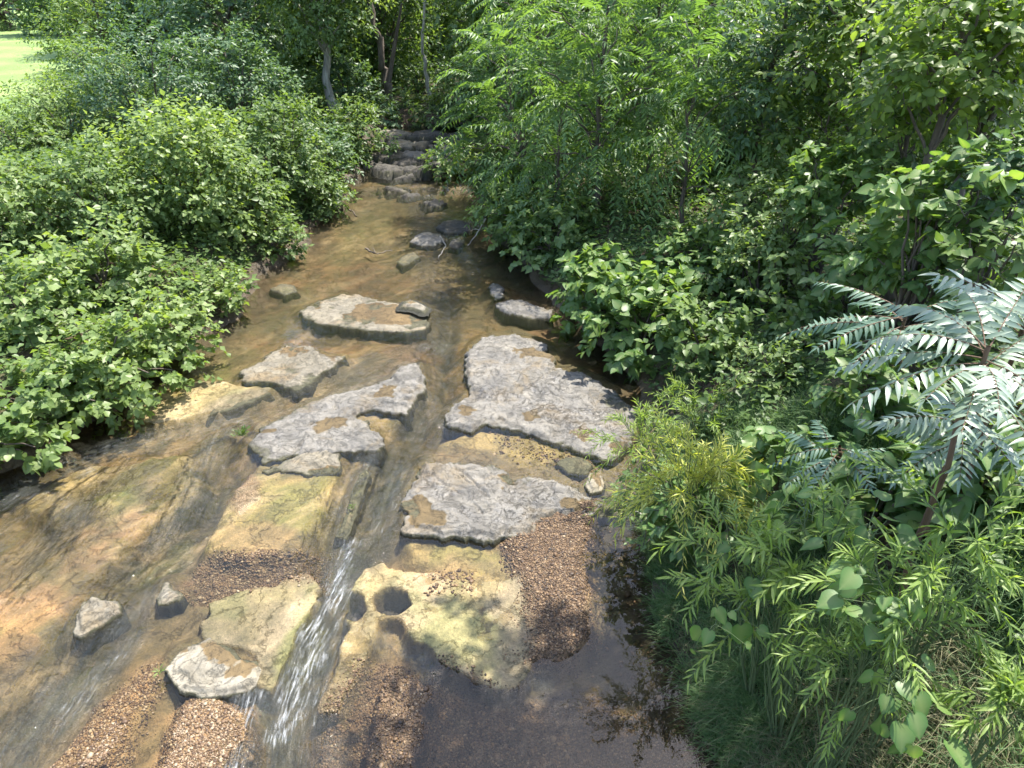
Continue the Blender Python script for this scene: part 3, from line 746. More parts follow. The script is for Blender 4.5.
# the stepped ledges upstream
CAS = [  # u, v, half width, half height in the photograph, height above the water, material, look
    (395, 132, 15, 3, 'warm', 'sunlit buff ledge at the top left of the rock steps'), (425, 133, 17, 3, 'dark', 'dark thin ledge at the back of the rock steps'),
    (447, 138, 14, 3, 'dark', 'dark ledge under the right hand trees at the top of the rock steps'), (402, 142, 12, 3.5, 'warm', 'humped buff block left in the rock steps'),
    (421, 144, 12, 3, 'warm', 'brightest flat pale slab in the middle of the rock steps'), (447, 149, 11, 4, 'grey', 'smooth grey block at the right of the rock steps'),
    (389, 153, 14, 4, 'dark', 'shaded broken block at the left of the rock steps'), (412, 153, 11, 3, 'grey', 'tilted grey plate below the pale slab of the rock steps'),
    (430, 156, 11, 3, 'dark', 'thin dark plate stacked below the smooth grey block'), (402, 160, 14, 3, 'dark', 'dark wet ledge halfway down the rock steps'),
    (394, 167, 14, 3.5, 'dark', 'long dark ledge at the foot of the rock steps, left half'), (418, 167, 14, 3.5, 'dark', 'low dark ledge at the foot of the rock steps, right half'),
    (404, 176, 12, 2.5, 'dark', 'awash dark stone just below the rock steps'), (396, 188, 12, 2.2, 'dark', 'thin drowned ledge farther below the rock steps'),
    (414, 194, 12, 2, 'dark', 'wet stone beside the white riffle below the rock steps'), (436, 203, 9, 3, 'dark', 'dark block in the riffle under the fronds'),
    (372, 160, 10, 5, 'dark', 'shaded block against the left end of the rock steps'), (440, 163, 11, 3, 'dark', 'shaded plate against the right end of the rock steps')]
for i, (u, v, a, b, m, lab) in enumerate(CAS):
    r = random.Random(i)
    zb = .2
    for _ in range(12): zb = .5 * zb + .5 * (float(wz(on_plane(u, v, zb + .07)[1])) + .01)
    k = r.randint(5, 7)
    poly = [(u + a * 1.3 * (1 + .7 * (r.random() - .5)) * math.cos(6.283 * q / k), v + b * (1 + .6 * (r.random() - .5)) * math.sin(6.283 * q / k)) for q in range(k)]
    rock('rock_ledge', poly, (.08 + .05 * r.random()) if v < 172 else .05, lab, 'rock', m, zb, (r.uniform(-.14, .14), r.uniform(-.08, .04)), group='stepped rock ledges upstream', seed=200 + i * 7, rough=1.5, under=.14, warp=.22, hs=.8)

# ------------------------------------------------------------------ pebbles (nobody could count them)
ico = [(-.526, 0, .851), (.526, 0, .851), (-.526, 0, -.851), (.526, 0, -.851), (0, .851, .526), (0, .851, -.526), (0, -.851, .526), (0, -.851, -.526), (.851, .526, 0), (-.851, .526, 0), (.851, -.526, 0), (-.851, -.526, 0)]
icf = [(0, 4, 1), (0, 9, 4), (9, 5, 4), (4, 5, 8), (4, 8, 1), (8, 10, 1), (8, 3, 10), (5, 3, 8), (5, 2, 3), (2, 7, 3), (7, 10, 3), (7, 6, 10), (7, 11, 6), (11, 0, 6), (0, 1, 6), (6, 1, 10), (9, 0, 11), (9, 11, 2), (9, 2, 5), (7, 2, 11)]
ico = np.array(ico); icf = np.array(icf)
GZ = [([(535, 508), (600, 500), (588, 560), (594, 640), (560, 666), (525, 664), (534, 600), (516, 566), (500, 545)], 21000, .0062),
      ([(330, 700), (380, 655), (440, 672), (520, 700), (600, 690), (720, 760), (730, 800), (300, 800)], 15000, .0066),
      ([(150, 790), (172, 700), (240, 694), (256, 740), (230, 790)], 6000, .006), ([(20, 790), (100, 690), (150, 655), (158, 690), (110, 790)], 5500, .006),
      ([(190, 560), (250, 550), (325, 548), (325, 572), (250, 586), (190, 595)], 4500, .007), ([(595, 490), (640, 500), (660, 620), (700, 740), (620, 740), (605, 600)], 260, .012),
      ([(425, 592), (450, 570), (476, 566), (470, 588), (450, 596)], 160, .010), ([(480, 420), (600, 455), (600, 480), (560, 470), (500, 440)], 500, .010)]
ps, ss_, tints = [], [], []
for poly, n, r in GZ:
    P = G(poly)
    q = rng.uniform(P.min(0), P.max(0), (n * 3, 2))
    dd = sdf(q[:, 0], q[:, 1], P) + (fbm(q[:, 0] * 4, q[:, 1] * 4, 3) - .5) * .3 + rng.normal(0, .07, len(q))
    q = q[dd > 0][:n]
    tints.append(np.clip(rng.beta(1.6, 1.7, len(q)) + (.2 if 4000 < n < 7000 else 0), 0, 1)); ps.append(q); ss_.append(r * np.exp(rng.normal(0, .38, len(q))))
q = np.concatenate(ps); s = np.concatenate(ss_)
zb_, _, _ = bed_at(q[:, 0:1], q[:, 1:2], False)
N = len(q)
ax = rng.uniform(.6, 1.25, (N, 3)); ax[:, 2] *= .65
jit = 1 + rng.normal(0, .13, (N, 12, 1))
v = ico[None] * jit * ax[:, None] * s[:, None, None]
an = rng.uniform(0, 6.28, N)
ca, sa = np.cos(an)[:, None], np.sin(an)[:, None]
v = np.stack([v[..., 0] * ca - v[..., 1] * sa, v[..., 0] * sa + v[..., 1] * ca, v[..., 2]], -1)
v = v + np.stack([q[:, 0], q[:, 1], zb_[:, 0] + s * .3], -1)[:, None]
f = (icf[None] + (np.arange(N) * 12)[:, None, None]).reshape(-1, 3)
t = NT('mixed river pebbles')
tv = t.attr('tint').outputs['Fac']
c = t.ramp(tv, [(0, (.018, .012, .007)), (.3, (.05, .027, .012)), (.6, (.095, .053, .023)), (.87, (.17, .108, .053)), (1, (.25, .19, .12))])
nz = t.noise(60, t.n('NewGeometry').outputs['Position'], 3)
c = t.mix(.5, c, t.ramp(nz, [(.3, (.6, .6, .6)), (.7, (1.3, 1.3, 1.3))]), 'MULTIPLY')
M_peb = t.done(t.n('BsdfPrincipled', {'Base Color': c, 'Roughness': .6}).outputs[0])
o = mesh_obj('gravel', v.reshape(-1, 3), [f], M_peb, attrs={'tint': np.repeat(np.concatenate(tints), 12)}, smooth=True)
tag(o, 'brown river gravel heaped below the slabs', None, None, 'stuff')

# ------------------------------------------------------------------ plants
def unit(a): return a / (np.linalg.norm(a, axis=-1, keepdims=True) + 1e-9)


def template(outline, fold=.18, curl=.18):
    """leaf of length 1 along x: [(x, half width)] -> vertices, faces, rib weight"""
    xs = [p[0] for p in outline]; ws = [p[1] for p in outline]
    V, R = [], []
    for x, w in zip(xs, ws):
        zc = -curl * max(x, 0) ** 2
        V += [(max(x, 0) if w > 0 else x, 0, zc), (x, w, zc + fold * w), (x, -w, zc + fold * w)]
        R += [1, 0, 0]
    F = []
    for i in range(len(xs) - 1):
        a, b = 3 * i, 3 * i + 3
        F += [(a, b, b + 1, a + 1), (a, a + 2, b + 2, b)]
    return np.array(V, float), np.array(F), np.array(R, float)


TPL = {
    'oval': template([(0, .02), (.3, .27), (.68, .24), (1, .01)]),
    'leaf': template([(0, .01), (.18, .25), (.45, .33), (.75, .19), (1, .01)]),
    'round': template([(-.06, .18), (.14, .42), (.48, .43), (.8, .22), (1, .02)], .15),
    'heart': template([(-.12, .20), (.05, .40), (.3, .44), (.6, .30), (.85, .11), (1, .01)], .2),
    'grape': template([(-.14, .16), (-.06, .36), (.12, .46), (.32, .47), (.48, .43), (.58, .33), (.78, .2), (.9, .08), (1, .01)], .16, .24),
    'narrow': template([(0, .01), (.25, .07), (.6, .065), (1, .004)], .3, .35),
    'lance': template([(0, .03), (.2, .115), (.5, .10), (.8, .05), (1, .005)], .22, .26),
}
SMALL = {}
for k, (w0, w1) in {'oval': (.45, .28), 'leaf': (.4, .34), 'round': (.4, .44), 'heart': (.3, .42), 'lance': (.3, .15), 'narrow': (.4, .07), 'grape': (.35, .5)}.items():
    SMALL[k] = (np.array([(0, 0, 0), (w0, w1, .2 * w1), (1, 0, -.16), (w0, -w1, .2 * w1)]), np.array([(0, 2, 1, 1), (0, 3, 2, 2)])[:, :3], np.array([1., 0, 1, 0]))


class Leaves:
    def __init__(s): s.p, s.d, s.n, s.s, s.t = [], [], [], [], []

    def add(s, p, d, n, size, tint):
        s.p.append(p); s.d.append(d); s.n.append(n); s.s.append(size); s.t.append(tint)

    def build(s, name, tpl, mat, parent, origin):
        T, F, R = tpl
        p = np.concatenate(s.p) - origin; d = unit(np.concatenate(s.d)); n = np.concatenate(s.n)
        size = np.concatenate(s.s); tint = np.clip(np.concatenate(s.t), 0, 1)
        n = unit(n - (n * d).sum(-1, keepdims=True) * d)
        b = np.cross(n, d)
        V = p[:, None] + size[:, None, None] * (T[None, :, 0:1] * d[:, None] + T[None, :, 1:2] * b[:, None] + T[None, :, 2:3] * n[:, None])
        k = len(T)
        Fa = (F[None] + (np.arange(len(p)) * k)[:, None, None]).reshape(-1, F.shape[1])
        return mesh_obj(name, V.reshape(-1, 3), [Fa], mat, parent, attrs={'tint': np.repeat(tint, k), 'rib': np.tile(R, len(p))}, smooth=False)


def tubes(paths, sides=6):
    Vs, Fs, off = [], [], 0
    for pts, rad in paths:
        pts = np.asarray(pts, float); rad = np.asarray(rad, float); k = len(pts)
        tg = unit(np.gradient(pts, axis=0))
        ref = np.array([1., 0, 0]) if abs(tg[0][0]) < .8 else np.array([0, 1., 0])
        a = unit(np.cross(tg, ref)); b = np.cross(tg, a)
        th = np.arange(sides) / sides * 2 * math.pi
        V = pts[:, None] + rad[:, None, None] * (np.cos(th)[None, :, None] * a[:, None] + np.sin(th)[None, :, None] * b[:, None])
        i = np.arange(k * sides).reshape(k, sides)
        q = np.stack([i[:-1], np.roll(i, -1, 1)[:-1], np.roll(i, -1, 1)[1:], i[1:]], -1).reshape(-1, 4) + off
        Vs.append(V.reshape(-1, 3)); Fs.append(q); off += k * sides
    return np.concatenate(Vs), np.concatenate(Fs)


def wiggle(a, b, bow, r0, r1, n=7, jit=.05):
    """a bent branch from a to b"""
    a = np.asarray(a, float); b = np.asarray(b, float)
    t = np.linspace(0, 1, n)[:, None]
    L = np.linalg.norm(b - a)
    p = a * (1 - t) + b * t + np.asarray(bow)[None] * (4 * t * (1 - t))
    j = rng.normal(0, jit * L / n, (n, 3)); j[0] = 0; j[-1] = 0
    return p + j, r0 * (1 - t[:, 0]) + r1 * t[:, 0]


def sprigs(B, base, dirs, lens, nl, size, out, droop=.3, tint0=None, face=None):
    """leaves set alternately along many twigs at once"""
    T = len(base)
    lat = unit(np.cross(dirs, np.array([0, 0, 1.]) + rng.normal(0, .25, (T, 3))))
    tw = rng.normal(.5, .2, T) if tint0 is None else tint0
    for k in range(nl):
        t = (k + .6) / nl
        p = base + dirs * (lens * t)[:, None] + np.array([0, 0, -1.]) * (lens * droop * .5 * t * t)[:, None]
        sg = 1 if k % 2 else -1
        d = dirs * (.45 + .5 * (k == nl - 1)) + lat * sg * (.85 - .8 * (k == nl - 1)) + np.array([0, 0, -droop]) + rng.normal(0, .3, (T, 3))
        n = np.array([0, 0, .75]) + out * .5 + rng.normal(0, .38, (T, 3))
        if face is not None: n = n + face
        s = size * (1 - .35 * abs(t - .45)) * np.exp(rng.normal(0, .16, T))
        B.add(p, d, n, s, tw + rng.normal(0, .17, T) + .14 * t + .5 * (rng.random(T) < .03))


def fronds(B, base, dirs, lens, pairs, lsize, droop, rach=None, tint0=None, wid=1.0, face=(0, 0, 0)):
    """compound leaves: leaflets in pairs along an arching stalk"""
    T = len(base)
    lat = unit(np.cross(dirs, np.array([0, 0, 1.]) + rng.normal(0, .2, (T, 3))))
    nr = unit(np.cross(lat, dirs)); nr = nr * np.sign(nr[:, 2:3] + 1e-6)
    tw = rng.normal(.5, .2, T) if tint0 is None else tint0
    dn = np.array([0, 0, -1.])

    def at(t): return base + dirs * (lens * t)[:, None] + dn * (lens * droop * t * t)[:, None]
    for k in range(pairs):
        t = .16 + .80 * k / (pairs - 1)
        p = at(t); tg = unit(dirs + dn * (2 * droop * t)[:, None])
        prof = (.62 + .38 * math.sin(math.pi * min(1, .15 + t * .75))) * (1 - .35 * max(0, t - .7) / .3)
        for sg in (1, -1):
            d = tg * .46 + lat * sg * .9 + dn * .24 + rng.normal(0, .13, (T, 3))
            n = nr + np.array(face) + rng.normal(0, .27, (T, 3)) + lat * sg * -.15
            B.add(p, d, n, lsize * prof * np.exp(rng.normal(0, .07, T)) * wid, tw + rng.normal(0, .07, T))
    B.add(at(.97), unit(dirs + dn * (2 * droop)[:, None]), nr, lsize * .7 * np.ones(T), tw)
    if rach is not None:
        for i in range(T):
            ts = np.linspace(0, .97, 6)
            pts = base[i] + dirs[i] * (lens[i] * ts)[:, None] + dn * (lens[i] * droop[i] * ts * ts)[:, None]
            rach.append((pts, np.linspace(.0035, .0012, 6) * max(1, lens[i] / .5)))


def base_for(c, lean=(0, 0)):
    x, y = c[0] + lean[0], c[1] + lean[1]
    if xl(y) - .25 < x < xr(y) + .25 and y < 24:
        x = xl(y) - .3 if abs(x - xl(y)) < abs(x - xr(y)) else xr(y) + .3
    return np.array([x, y, float(ground_z(np.array([x]), np.array([y]))[0]) - .04])


def clump_points(c, r, K, sub, flat=0.0):
    """clump centres spread over the outer part of a lumpy ellipsoid"""
    out = []
    for i in range(K):
        zz = 1 - 2 * (i + .5) / K
        zz = zz * .95 + .05 - flat
        zz = max(-.9, min(1, zz))
        ph = i * 2.39996 + rng.uniform(-.4, .4)
        h = math.sqrt(max(0, 1 - zz * zz))
        d = np.array([h * math.cos(ph), h * math.sin(ph), zz])
        out.append((c + d * r * rng.uniform(.5, .86), d, sub * rng.uniform(.75, 1.3)))
    out.append((c.copy(), np.array([0, 0, 1.]), sub * 1.2))
    return out


PLANTS = {}


def plant(name, cat, u, v, Z, a, b, leafmat, tpl, lsize, label, cov=4.2, K=None, bark='brown', lean=(0, 0), depth=.85, group=None, trunk=None,
          nl=6, droop=.3, sub=.42, hard=False, C=None, R=None, nmax=30000, tshift=0.0, stemr=None, kind='sprig', pairs=9, flen=.6, ext=None):
    """a shrub or tree whose crown is centred in direction (u, v) at camera depth Z; a, b: half size in pixels at that depth"""
    global rng
    rng = np.random.default_rng(abs(hash((round(u), round(v), round(Z * 10)))) % (2 ** 31))
    c = at_depth(u, v, Z) if C is None else np.array(C, float)
    r = np.array([a, a * depth, b], float) * Z / FPX if R is None else np.array(R, float)
    tree = trunk is not None
    if tree and C is None:
        ext = ext if ext is not None else ((2.0 if u > 700 or (u < 300 and Z < 28) else 4.5) if Z > 13 else 2.0 if Z > 10.5 else .7)
        c = c + np.array([0, 0, ext / 2]); r = r + np.array([ext * .06, ext * .06, ext / 2])
    base = base_for(c, lean)
    if c[2] - r[2] * .9 < base[2]: c[2] = max(c[2], base[2] + r[2] * .55)
    root = empty(name, base)
    tag(root, label, cat, group)
    lsize = max(lsize * 1.32, 4.6 * Z / FPX) if kind == 'sprig' else lsize
    K = K or int(np.clip(7 + r.prod() ** .5 * 7, 9, 46))
    cl = clump_points(c, r, K, sub * r.mean() ** .5 * min(1.0, r.mean()) ** .5 if not tree else sub * r.mean() ** .6)
    B = Leaves(); rach = []
    stems = []
    # trunk and limbs
    r0 = trunk or stemr or .012 + .012 * r.mean()
    if tree:
        top = c + np.array([0, 0, r[2] * .55])
        pts, rad = wiggle(base + [0, 0, -.1], top, (rng.normal(0, .12), rng.normal(0, .12), 0), r0, r0 * .25, 12, .12)
        rad[0] *= 1.5; rad[1] *= 1.12
        stems.append((pts, rad))
        for (cc, d, s) in cl:
            f = np.clip((cc[2] - base[2]) / (top[2] - base[2]) - .16, .28, .92)
            i = int(f * 11); p0 = pts[i]
            stems.append(wiggle(p0, cc, (0, 0, .12 * np.linalg.norm(cc - p0)), rad[i] * .42, .008 + r0 * .04, 7, .15))
    else:
        for (cc, d, s) in cl:
            j = np.array([rng.normal(0, .012), rng.normal(0, .012), 0])
            stems.append(wiggle(base + j, cc, np.array([d[0] * .0, d[1] * .0, .16 * np.linalg.norm(cc - base)]), r0, r0 * .35, 7, .12))
    if kind == 'sprig':
        leafpx = lsize * FPX / Z
        n = min(nmax, cov * math.pi * (r[0] * FPX / Z) * (r[2] * FPX / Z) / (leafpx ** 2 * .36))
        per = max(4, int(n / nl / len(cl)))
        for (cc, d, s) in cl:
            q = unit(rng.normal(0, 1, (per, 3))); rad = rng.uniform(.15, 1, per) ** .55
            bp = cc + q * (rad * s)[:, None] * np.array([1.05, 1.05, .75])
            out = unit(q + d * .8 + np.array([0, 0, .35]))
            dr = unit(out + rng.normal(0, .45, (per, 3)))
            L = s * rng.uniform(.45, .85, per) * .9
            L = np.minimum(L, lsize * nl * .62); L = np.maximum(L, lsize * 1.4)
            t0 = .42 + tshift + .18 * rng.normal() * np.ones(per) + rng.normal(0, .10, per)
            sprigs(B, bp, dr, L, nl, lsize, out, droop, t0)
            if Z < 11 or hard:
                for i in range(0, per, 1 if Z < 6 else 3):
                    stems.append((np.array([bp[i], bp[i] + dr[i] * L[i] * .55 + [0, 0, -droop * .1 * L[i]], bp[i] + dr[i] * L[i] + [0, 0, -droop * .45 * L[i]]]), np.array([.004, .003, .0015])))
        tp = TPL[tpl] if leafpx > 9 else SMALL[tpl]
    elif kind == 'frond':
        area = math.pi * (r[0] * FPX / Z) * (r[2] * FPX / Z)
        n = min(nmax, cov * area / (flen * lsize * 1.1 * (FPX / Z) ** 2))
        per = max(3, int(n / len(cl)))
        for (cc, d, s) in cl:
            q = unit(rng.normal(0, 1, (per, 3)))
            dr = unit(q * .7 + d * .75 + np.array([0, 0, .25])); dr[:, 2] = np.clip(dr[:, 2], -.35, .6)
            bp = cc + q * s * rng.uniform(.0, .55, per)[:, None]
            L = flen * rng.uniform(.7, 1.15, per)
            fronds(B, bp, unit(dr), L, pairs, lsize, rng.uniform(.25, .85, per), rach if Z < 8 else None, .45 + tshift + .15 * rng.normal() * np.ones(per) + rng.normal(0, .12, per))
        tp = TPL['lance'] if lsize * FPX / Z > 10 else SMALL['lance']
    elif kind == 'wand':
        area = math.pi * (r[0] * FPX / Z) * (r[2] * FPX / Z)
        n = min(nmax, cov * area / (flen * .11 * (FPX / Z) ** 2))
        per = max(2, int(n / len(cl)))
        for (cc, d, s) in cl:
            q = unit(rng.normal(0, 1, (per, 3)))
            bp = cc - d * s * .5 + q * s * .6 - np.array([0, 0, 1.]) * (rng.random((per, 1)) ** 1.5) * r[2] * .8
            dr = unit(q * .45 + d * .55 + np.array([0, 0, .6]))
            L = flen * rng.uniform(.6, 1.2, per); drp = rng.uniform(.25, .95, per)
            m = 26
            t0 = .5 + tshift + rng.normal(0, .15, per)
            for k in range(m):
                t = .12 + .88 * k / (m - 1)
                p = bp + dr * (L * t)[:, None] + np.array([0, 0, -1.]) * (L * drp * t * t)[:, None]
                tg = unit(dr + np.array([0, 0, -1.]) * (2 * drp * t)[:, None])
                ph = k * 2.4
                sd = unit(np.cross(tg, np.array([.3, .2, 1.]))); s2 = np.cross(tg, sd)
                ld = tg * .75 + (sd * math.cos(ph) + s2 * math.sin(ph)) * .65 + rng.normal(0, .12, (per, 3))
                B.add(p, ld, np.array([0, 0, 1.]) + rng.normal(0, .4, (per, 3)), lsize * (1 - .45 * abs(t - .45)) * np.exp(rng.normal(0, .15, per)), t0 + .25 * (t - .5) + rng.normal(0, .08, per))
            for i in range(per):
                ts = np.linspace(0, 1, 7)
                rach.append((bp[i] + dr[i] * (L[i] * ts)[:, None] + np.array([0, 0, -1.]) * (L[i] * drp[i] * ts * ts)[:, None], np.linspace(.0038, .0012, 7)))
        tp = TPL['narrow'] if lsize * FPX / Z > 14 else SMALL['narrow']
    V, F = tubes(stems, 8 if tree else 5)
    so = mesh_obj('trunk' if tree else 'stem', V - base, [F], BARK[bark], root)
    fo = B.build('crown' if tree else 'foliage', tp, LEAF[leafmat], root, base)
    if rach:
        V, F = tubes(rach, 4)
        mesh_obj('leaf_stalk', V - base, [F], BARK['green' if kind == 'wand' else 'red'], root)
    PLANTS[label] = (len(B.p), len(fo.data.polygons))
    return root


def shrub(u, v, Z, a, b, mat, tpl, ls, label, name='shrub', cat='shrub', **k):
    return plant(name, cat, u, v, Z, a, b, mat, tpl, ls, label, **k)


def tree(u, v, Z, a, b, mat, tpl, ls, label, trunk=.12, **k):
    return plant('tree', 'tree', u, v, Z, a, b, mat, tpl, ls, label, trunk=trunk, **k)


GL = 'broad leaved bushes on the left bank'
# left bank, front to back
shrub(6, 440, 7.0, 46, 36, 'lime', 'round', .074, 'lime green bush at the far left edge, its lowest sprays touching the riffle', group=GL, nl=7)
shrub(52, 398, 7.7, 62, 48, 'lime', 'round', .074, 'lime green bush leaning over the water just left of the riffle', group=GL, nl=7)
shrub(126, 376, 8.3, 66, 52, 'lime', 'round', .074, 'lime green bush with bare stems showing at its foot beside the water', group=GL, nl=7)
shrub(172, 332, 9.1, 46, 46, 'lime', 'round', .074, 'pale leaved bush reaching farthest out over the brown pool from the left bank', group=GL, nl=7)
shrub(30, 335, 8.8, 70, 48, 'lime', 'round', .074, 'bright bush behind the lime bush at the far left edge', group=GL, tshift=-.05)
shrub(110, 300, 9.8, 66, 44, 'lime', 'heart', .085, 'bright heart leaved bush behind the lime bush with bare stems', group=GL, tshift=-.1)
shrub(252, 232, 13.0, 46, 44, 'mid', 'leaf', .085, 'rounded bush above the orange sand spit of the left bank', group=GL, tshift=.15)
shrub(300, 212, 14.8, 38, 34, 'mid', 'leaf', .08, 'small bush at the water edge below the pale trunk', group=GL, tshift=.1)
shrub(224, 290, 10.4, 26, 26, 'lime', 'leaf', .075, 'small pale bush overhanging the water upstream of the farthest reaching bush', group=GL)
shrub(280, 250, 12.6, 24, 22, 'mid', 'leaf', .075, 'small bush overhanging the water beside the rounded bush', group=GL, tshift=.1)
shrub(330, 214, 15.2, 22, 20, 'mid', 'leaf', .08, 'small bush behind the dark dead branch', group=GL)
shrub(182, 198, 11.8, 76, 92, 'lime', 'round', .074, 'tall bush with large round pale leaves in the middle of the left bank', group=GL, nl=5, tshift=-.03)
shrub(95, 225, 11.0, 74, 74, 'mid', 'leaf', .075, 'tall soft green bush left of the round leaved bush', group=GL, tshift=.12)
shrub(10, 235, 10.5, 66, 70, 'lime', 'leaf', .075, 'tall bush at the left edge above the lime bushes', group=GL, tshift=-.15)
shrub(282, 172, 14.6, 52, 66, 'mid', 'leaf', .08, 'tall bush between the round leaved bush and the pale trunk', group=GL, tshift=.02)
shrub(150, 100, 15.2, 74, 66, 'blue', 'oval', .08, 'tall dark bluish bush behind the round leaved bush', group=GL)
shrub(238, 92, 16.6, 56, 66, 'blue', 'oval', .085, 'dense blue green bush left of the pale trunked tree', group=GL)
shrub(70, 135, 15.5, 54, 44, 'mid', 'oval', .08, 'light green bush right below the corner of the meadow', group=GL, tshift=.18)
shrub(20, 158, 14.5, 52, 30, 'mid', 'oval', .08, 'fine leaved bush at the left edge below the meadow', group=GL, tshift=.1)
shrub(95, 88, 18.5, 40, 44, 'mid', 'oval', .085, 'yellowish bush standing against the lit meadow', group=GL, tshift=.2)
shrub(325, 192, 17.0, 38, 32, 'blue', 'oval', .085, 'dark bush hiding the foot of the pale trunk', group=GL)
shrub(358, 168, 18.4, 34, 42, 'mid', 'oval', .085, 'bush hanging over the stream left of the rock steps', group=GL)
shrub(278, 118, 19.5, 40, 46, 'mid', 'leaf', .085, 'bush standing left of the pale trunk', group=GL, tshift=-.05)
shrub(348, 112, 21, 32, 44, 'blue', 'leaf', .085, 'bush standing right behind the pale trunk', group=GL)
TL = 'trees on the left bank'
tree(322, 42, 19.0, 56, 52, 'mid', 'leaf', .10, 'tree with a pale peeling trunk standing by the left waterline', trunk=.13, bark='grey', group=TL, lean=(.1, .2), tshift=.05)
tree(238, 48, 21, 66, 62, 'blue', 'leaf', .10, 'leafy dark tree left of the pale trunked tree', trunk=.14, group=TL)
tree(172, 52, 23, 52, 46, 'blue', 'leaf', .10, 'bluish tree above the tall round leaved bush', trunk=.14, group=TL)
tree(112, 72, 24, 52, 34, 'mid', 'oval', .11, 'low lighter tree at the right hand corner of the meadow', trunk=.12, group=TL, tshift=.1)
tree(385, 40, 24, 50, 70, 'dark', 'oval', .11, 'shaded tree behind the pale trunk with a dark forked stem', trunk=.16, group=TL)
tree(250, -10, 25, 90, 50, 'mid', 'oval', .11, 'tall tree whose lower boughs fill the top edge left of centre', trunk=.2, group=TL)
tree(140, 8, 31, 70, 44, 'blue', 'oval', .12, 'tall tree at the top edge between the meadow trees and the bluish tree', trunk=.2, group=TL)
MT = 'trees beyond the meadow'
for (u, v, Z, a, b, m, lab) in [(10, 26, 46, 50, 30, 'mid', 'leftmost round tree beyond the sunlit meadow'), (72, 30, 42, 46, 32, 'blue', 'greyish tree at the far end of the meadow, next to the leftmost one'),
                                (40, -25, 60, 70, 50, 'dark', 'darkest tall tree behind the meadow trees'), (125, 24, 40, 60, 46, 'mid', 'tall pale tree farthest right behind the meadow')]:
    tree(u, v, Z, a, b, m, 'oval', .18, lab, trunk=.25, group=MT, tshift=.1)
BT = 'trees closing the view upstream'
tree(428, 30, 33, 46, 62, 'back', 'oval', .13, 'slender sunlit tree straight upstream behind the rock steps', trunk=.11, bark='grey', group=BT)
tree(395, 10, 38, 50, 50, 'mid', 'oval', .14, 'tree upstream at the top edge left of the slender sunlit tree', trunk=.16, group=BT)
tree(470, 20, 36, 46, 56, 'back', 'oval', .14, 'yellow green backlit tree upstream, right of the slender sunlit tree', trunk=.13, group=BT, tshift=.1)
tree(520, 0, 40, 60, 50, 'mid', 'oval', .15, 'tall tree upstream at the top edge above the hanging fronds', trunk=.2, group=BT)
tree(440, -30, 52, 100, 80, 'dark', 'oval', .17, 'broad dark tree farthest upstream', trunk=.3, group=BT)
tree(350, -10, 44, 70, 60, 'dark', 'oval', .16, 'dark tree deep in the woods left of the upstream gap', trunk=.25, group=BT)
tree(300, 62, 26, 60, 66, 'dark', 'oval', .11, 'dense dark tree behind the pale trunked tree', trunk=.14, group=BT)
tree(430, 70, 29, 46, 48, 'dark', 'oval', .12, 'dense low tree right behind the bushes of the rock steps', trunk=.1, group=BT)
tree(375, 78, 28, 44, 50, 'mid', 'oval', .12, 'dense low tree behind the dark forked tree', trunk=.1, group=BT, tshift=-.1)
tree(480, 95, 31, 30, 30, 'dark', 'oval', .12, 'shaded sapling above the right end of the rock steps', trunk=.06, group=BT)
GU = 'bushes above the rock steps'
shrub(382, 118, 20.6, 22, 22, 'blue', 'oval', .11, 'bush crowning the left end of the rock steps', group=GU)
shrub(408, 108, 21.4, 22, 18, 'mid', 'oval', .10, 'bluish bush crowning the rock steps, beside the thin bare trunk', group=GU)
shrub(436, 108, 21.6, 22, 18, 'back', 'oval', .10, 'low sunlit yellow green bush crowning the middle of the rock steps', group=GU)
shrub(462, 112, 21.0, 24, 22, 'dark', 'oval', .11, 'dark bush at the right end of the rock steps', group=GU)
shrub(432, 122, 20.6, 26, 12, 'dark', 'oval', .10, 'low dark growth on the bank right behind the rock steps', group=GU)
shrub(420, 84, 23.5, 30, 22, 'dark', 'oval', .11, 'shaded bush behind the sunlit bush of the rock steps', group=GU)
shrub(458, 80, 24.5, 26, 24, 'blue', 'oval', .11, 'shaded bush between the thin bare trunk and the feathery trees', group=GU)

# right bank: trees with pinnate leaves over the water
FT = 'trees with long feathery leaves on the right bank'
fk = dict(kind='frond', ext=2.2, trunk=.06, bark='brown', group=FT)
def ftree(u, v, Z, a, b, label, **k):
    kk = dict(fk); kk.update(k)
    return plant('tree', 'tree', u, v, Z, a, b, kk.pop('mat', 'frond'), 'lance', .165, label, pairs=10, flen=.92, **kk)
ftree(600, 150, 12, 74, 62, 'feathery leaved tree in the centre of the right bank foliage', cov=5.5)
ftree(505, 170, 14.3, 44, 50, 'feathery leaved tree hanging lowest over the water by the rock steps', cov=5.2, lean=(.6, 0))
ftree(540, 70, 15, 62, 56, 'feathery leaved tree high above the upstream bend', cov=5.2)
ftree(662, 90, 12.5, 60, 62, 'feathery leaved tree right of the central one, catching yellow light on top', cov=5.2, tshift=.12)
ftree(610, 20, 15.5, 70, 50, 'feathery leaved tree at the top edge right of centre', cov=5)
ftree(690, 185, 10.8, 44, 44, 'short feathery leaved tree in front of the dark gap', cov=5, trunk=.04)
ftree(555, 215, 12.6, 46, 34, 'low feathery leaved sapling above the vine covered bank', cov=3.2, trunk=.035, tshift=-.1)
GR = 'bushes on the right bank'
shrub(452, 190, 17.6, 24, 22, 'mid', 'leaf', .09, 'light green spray reaching over the stream below the rock steps', group=GR, tshift=.2, lean=(.8, 0))
shrub(490, 215, 15.5, 28, 26, 'mid', 'leaf', .09, 'bush dipping into the water beside the flat grey stone', group=GR, lean=(.6, 0))
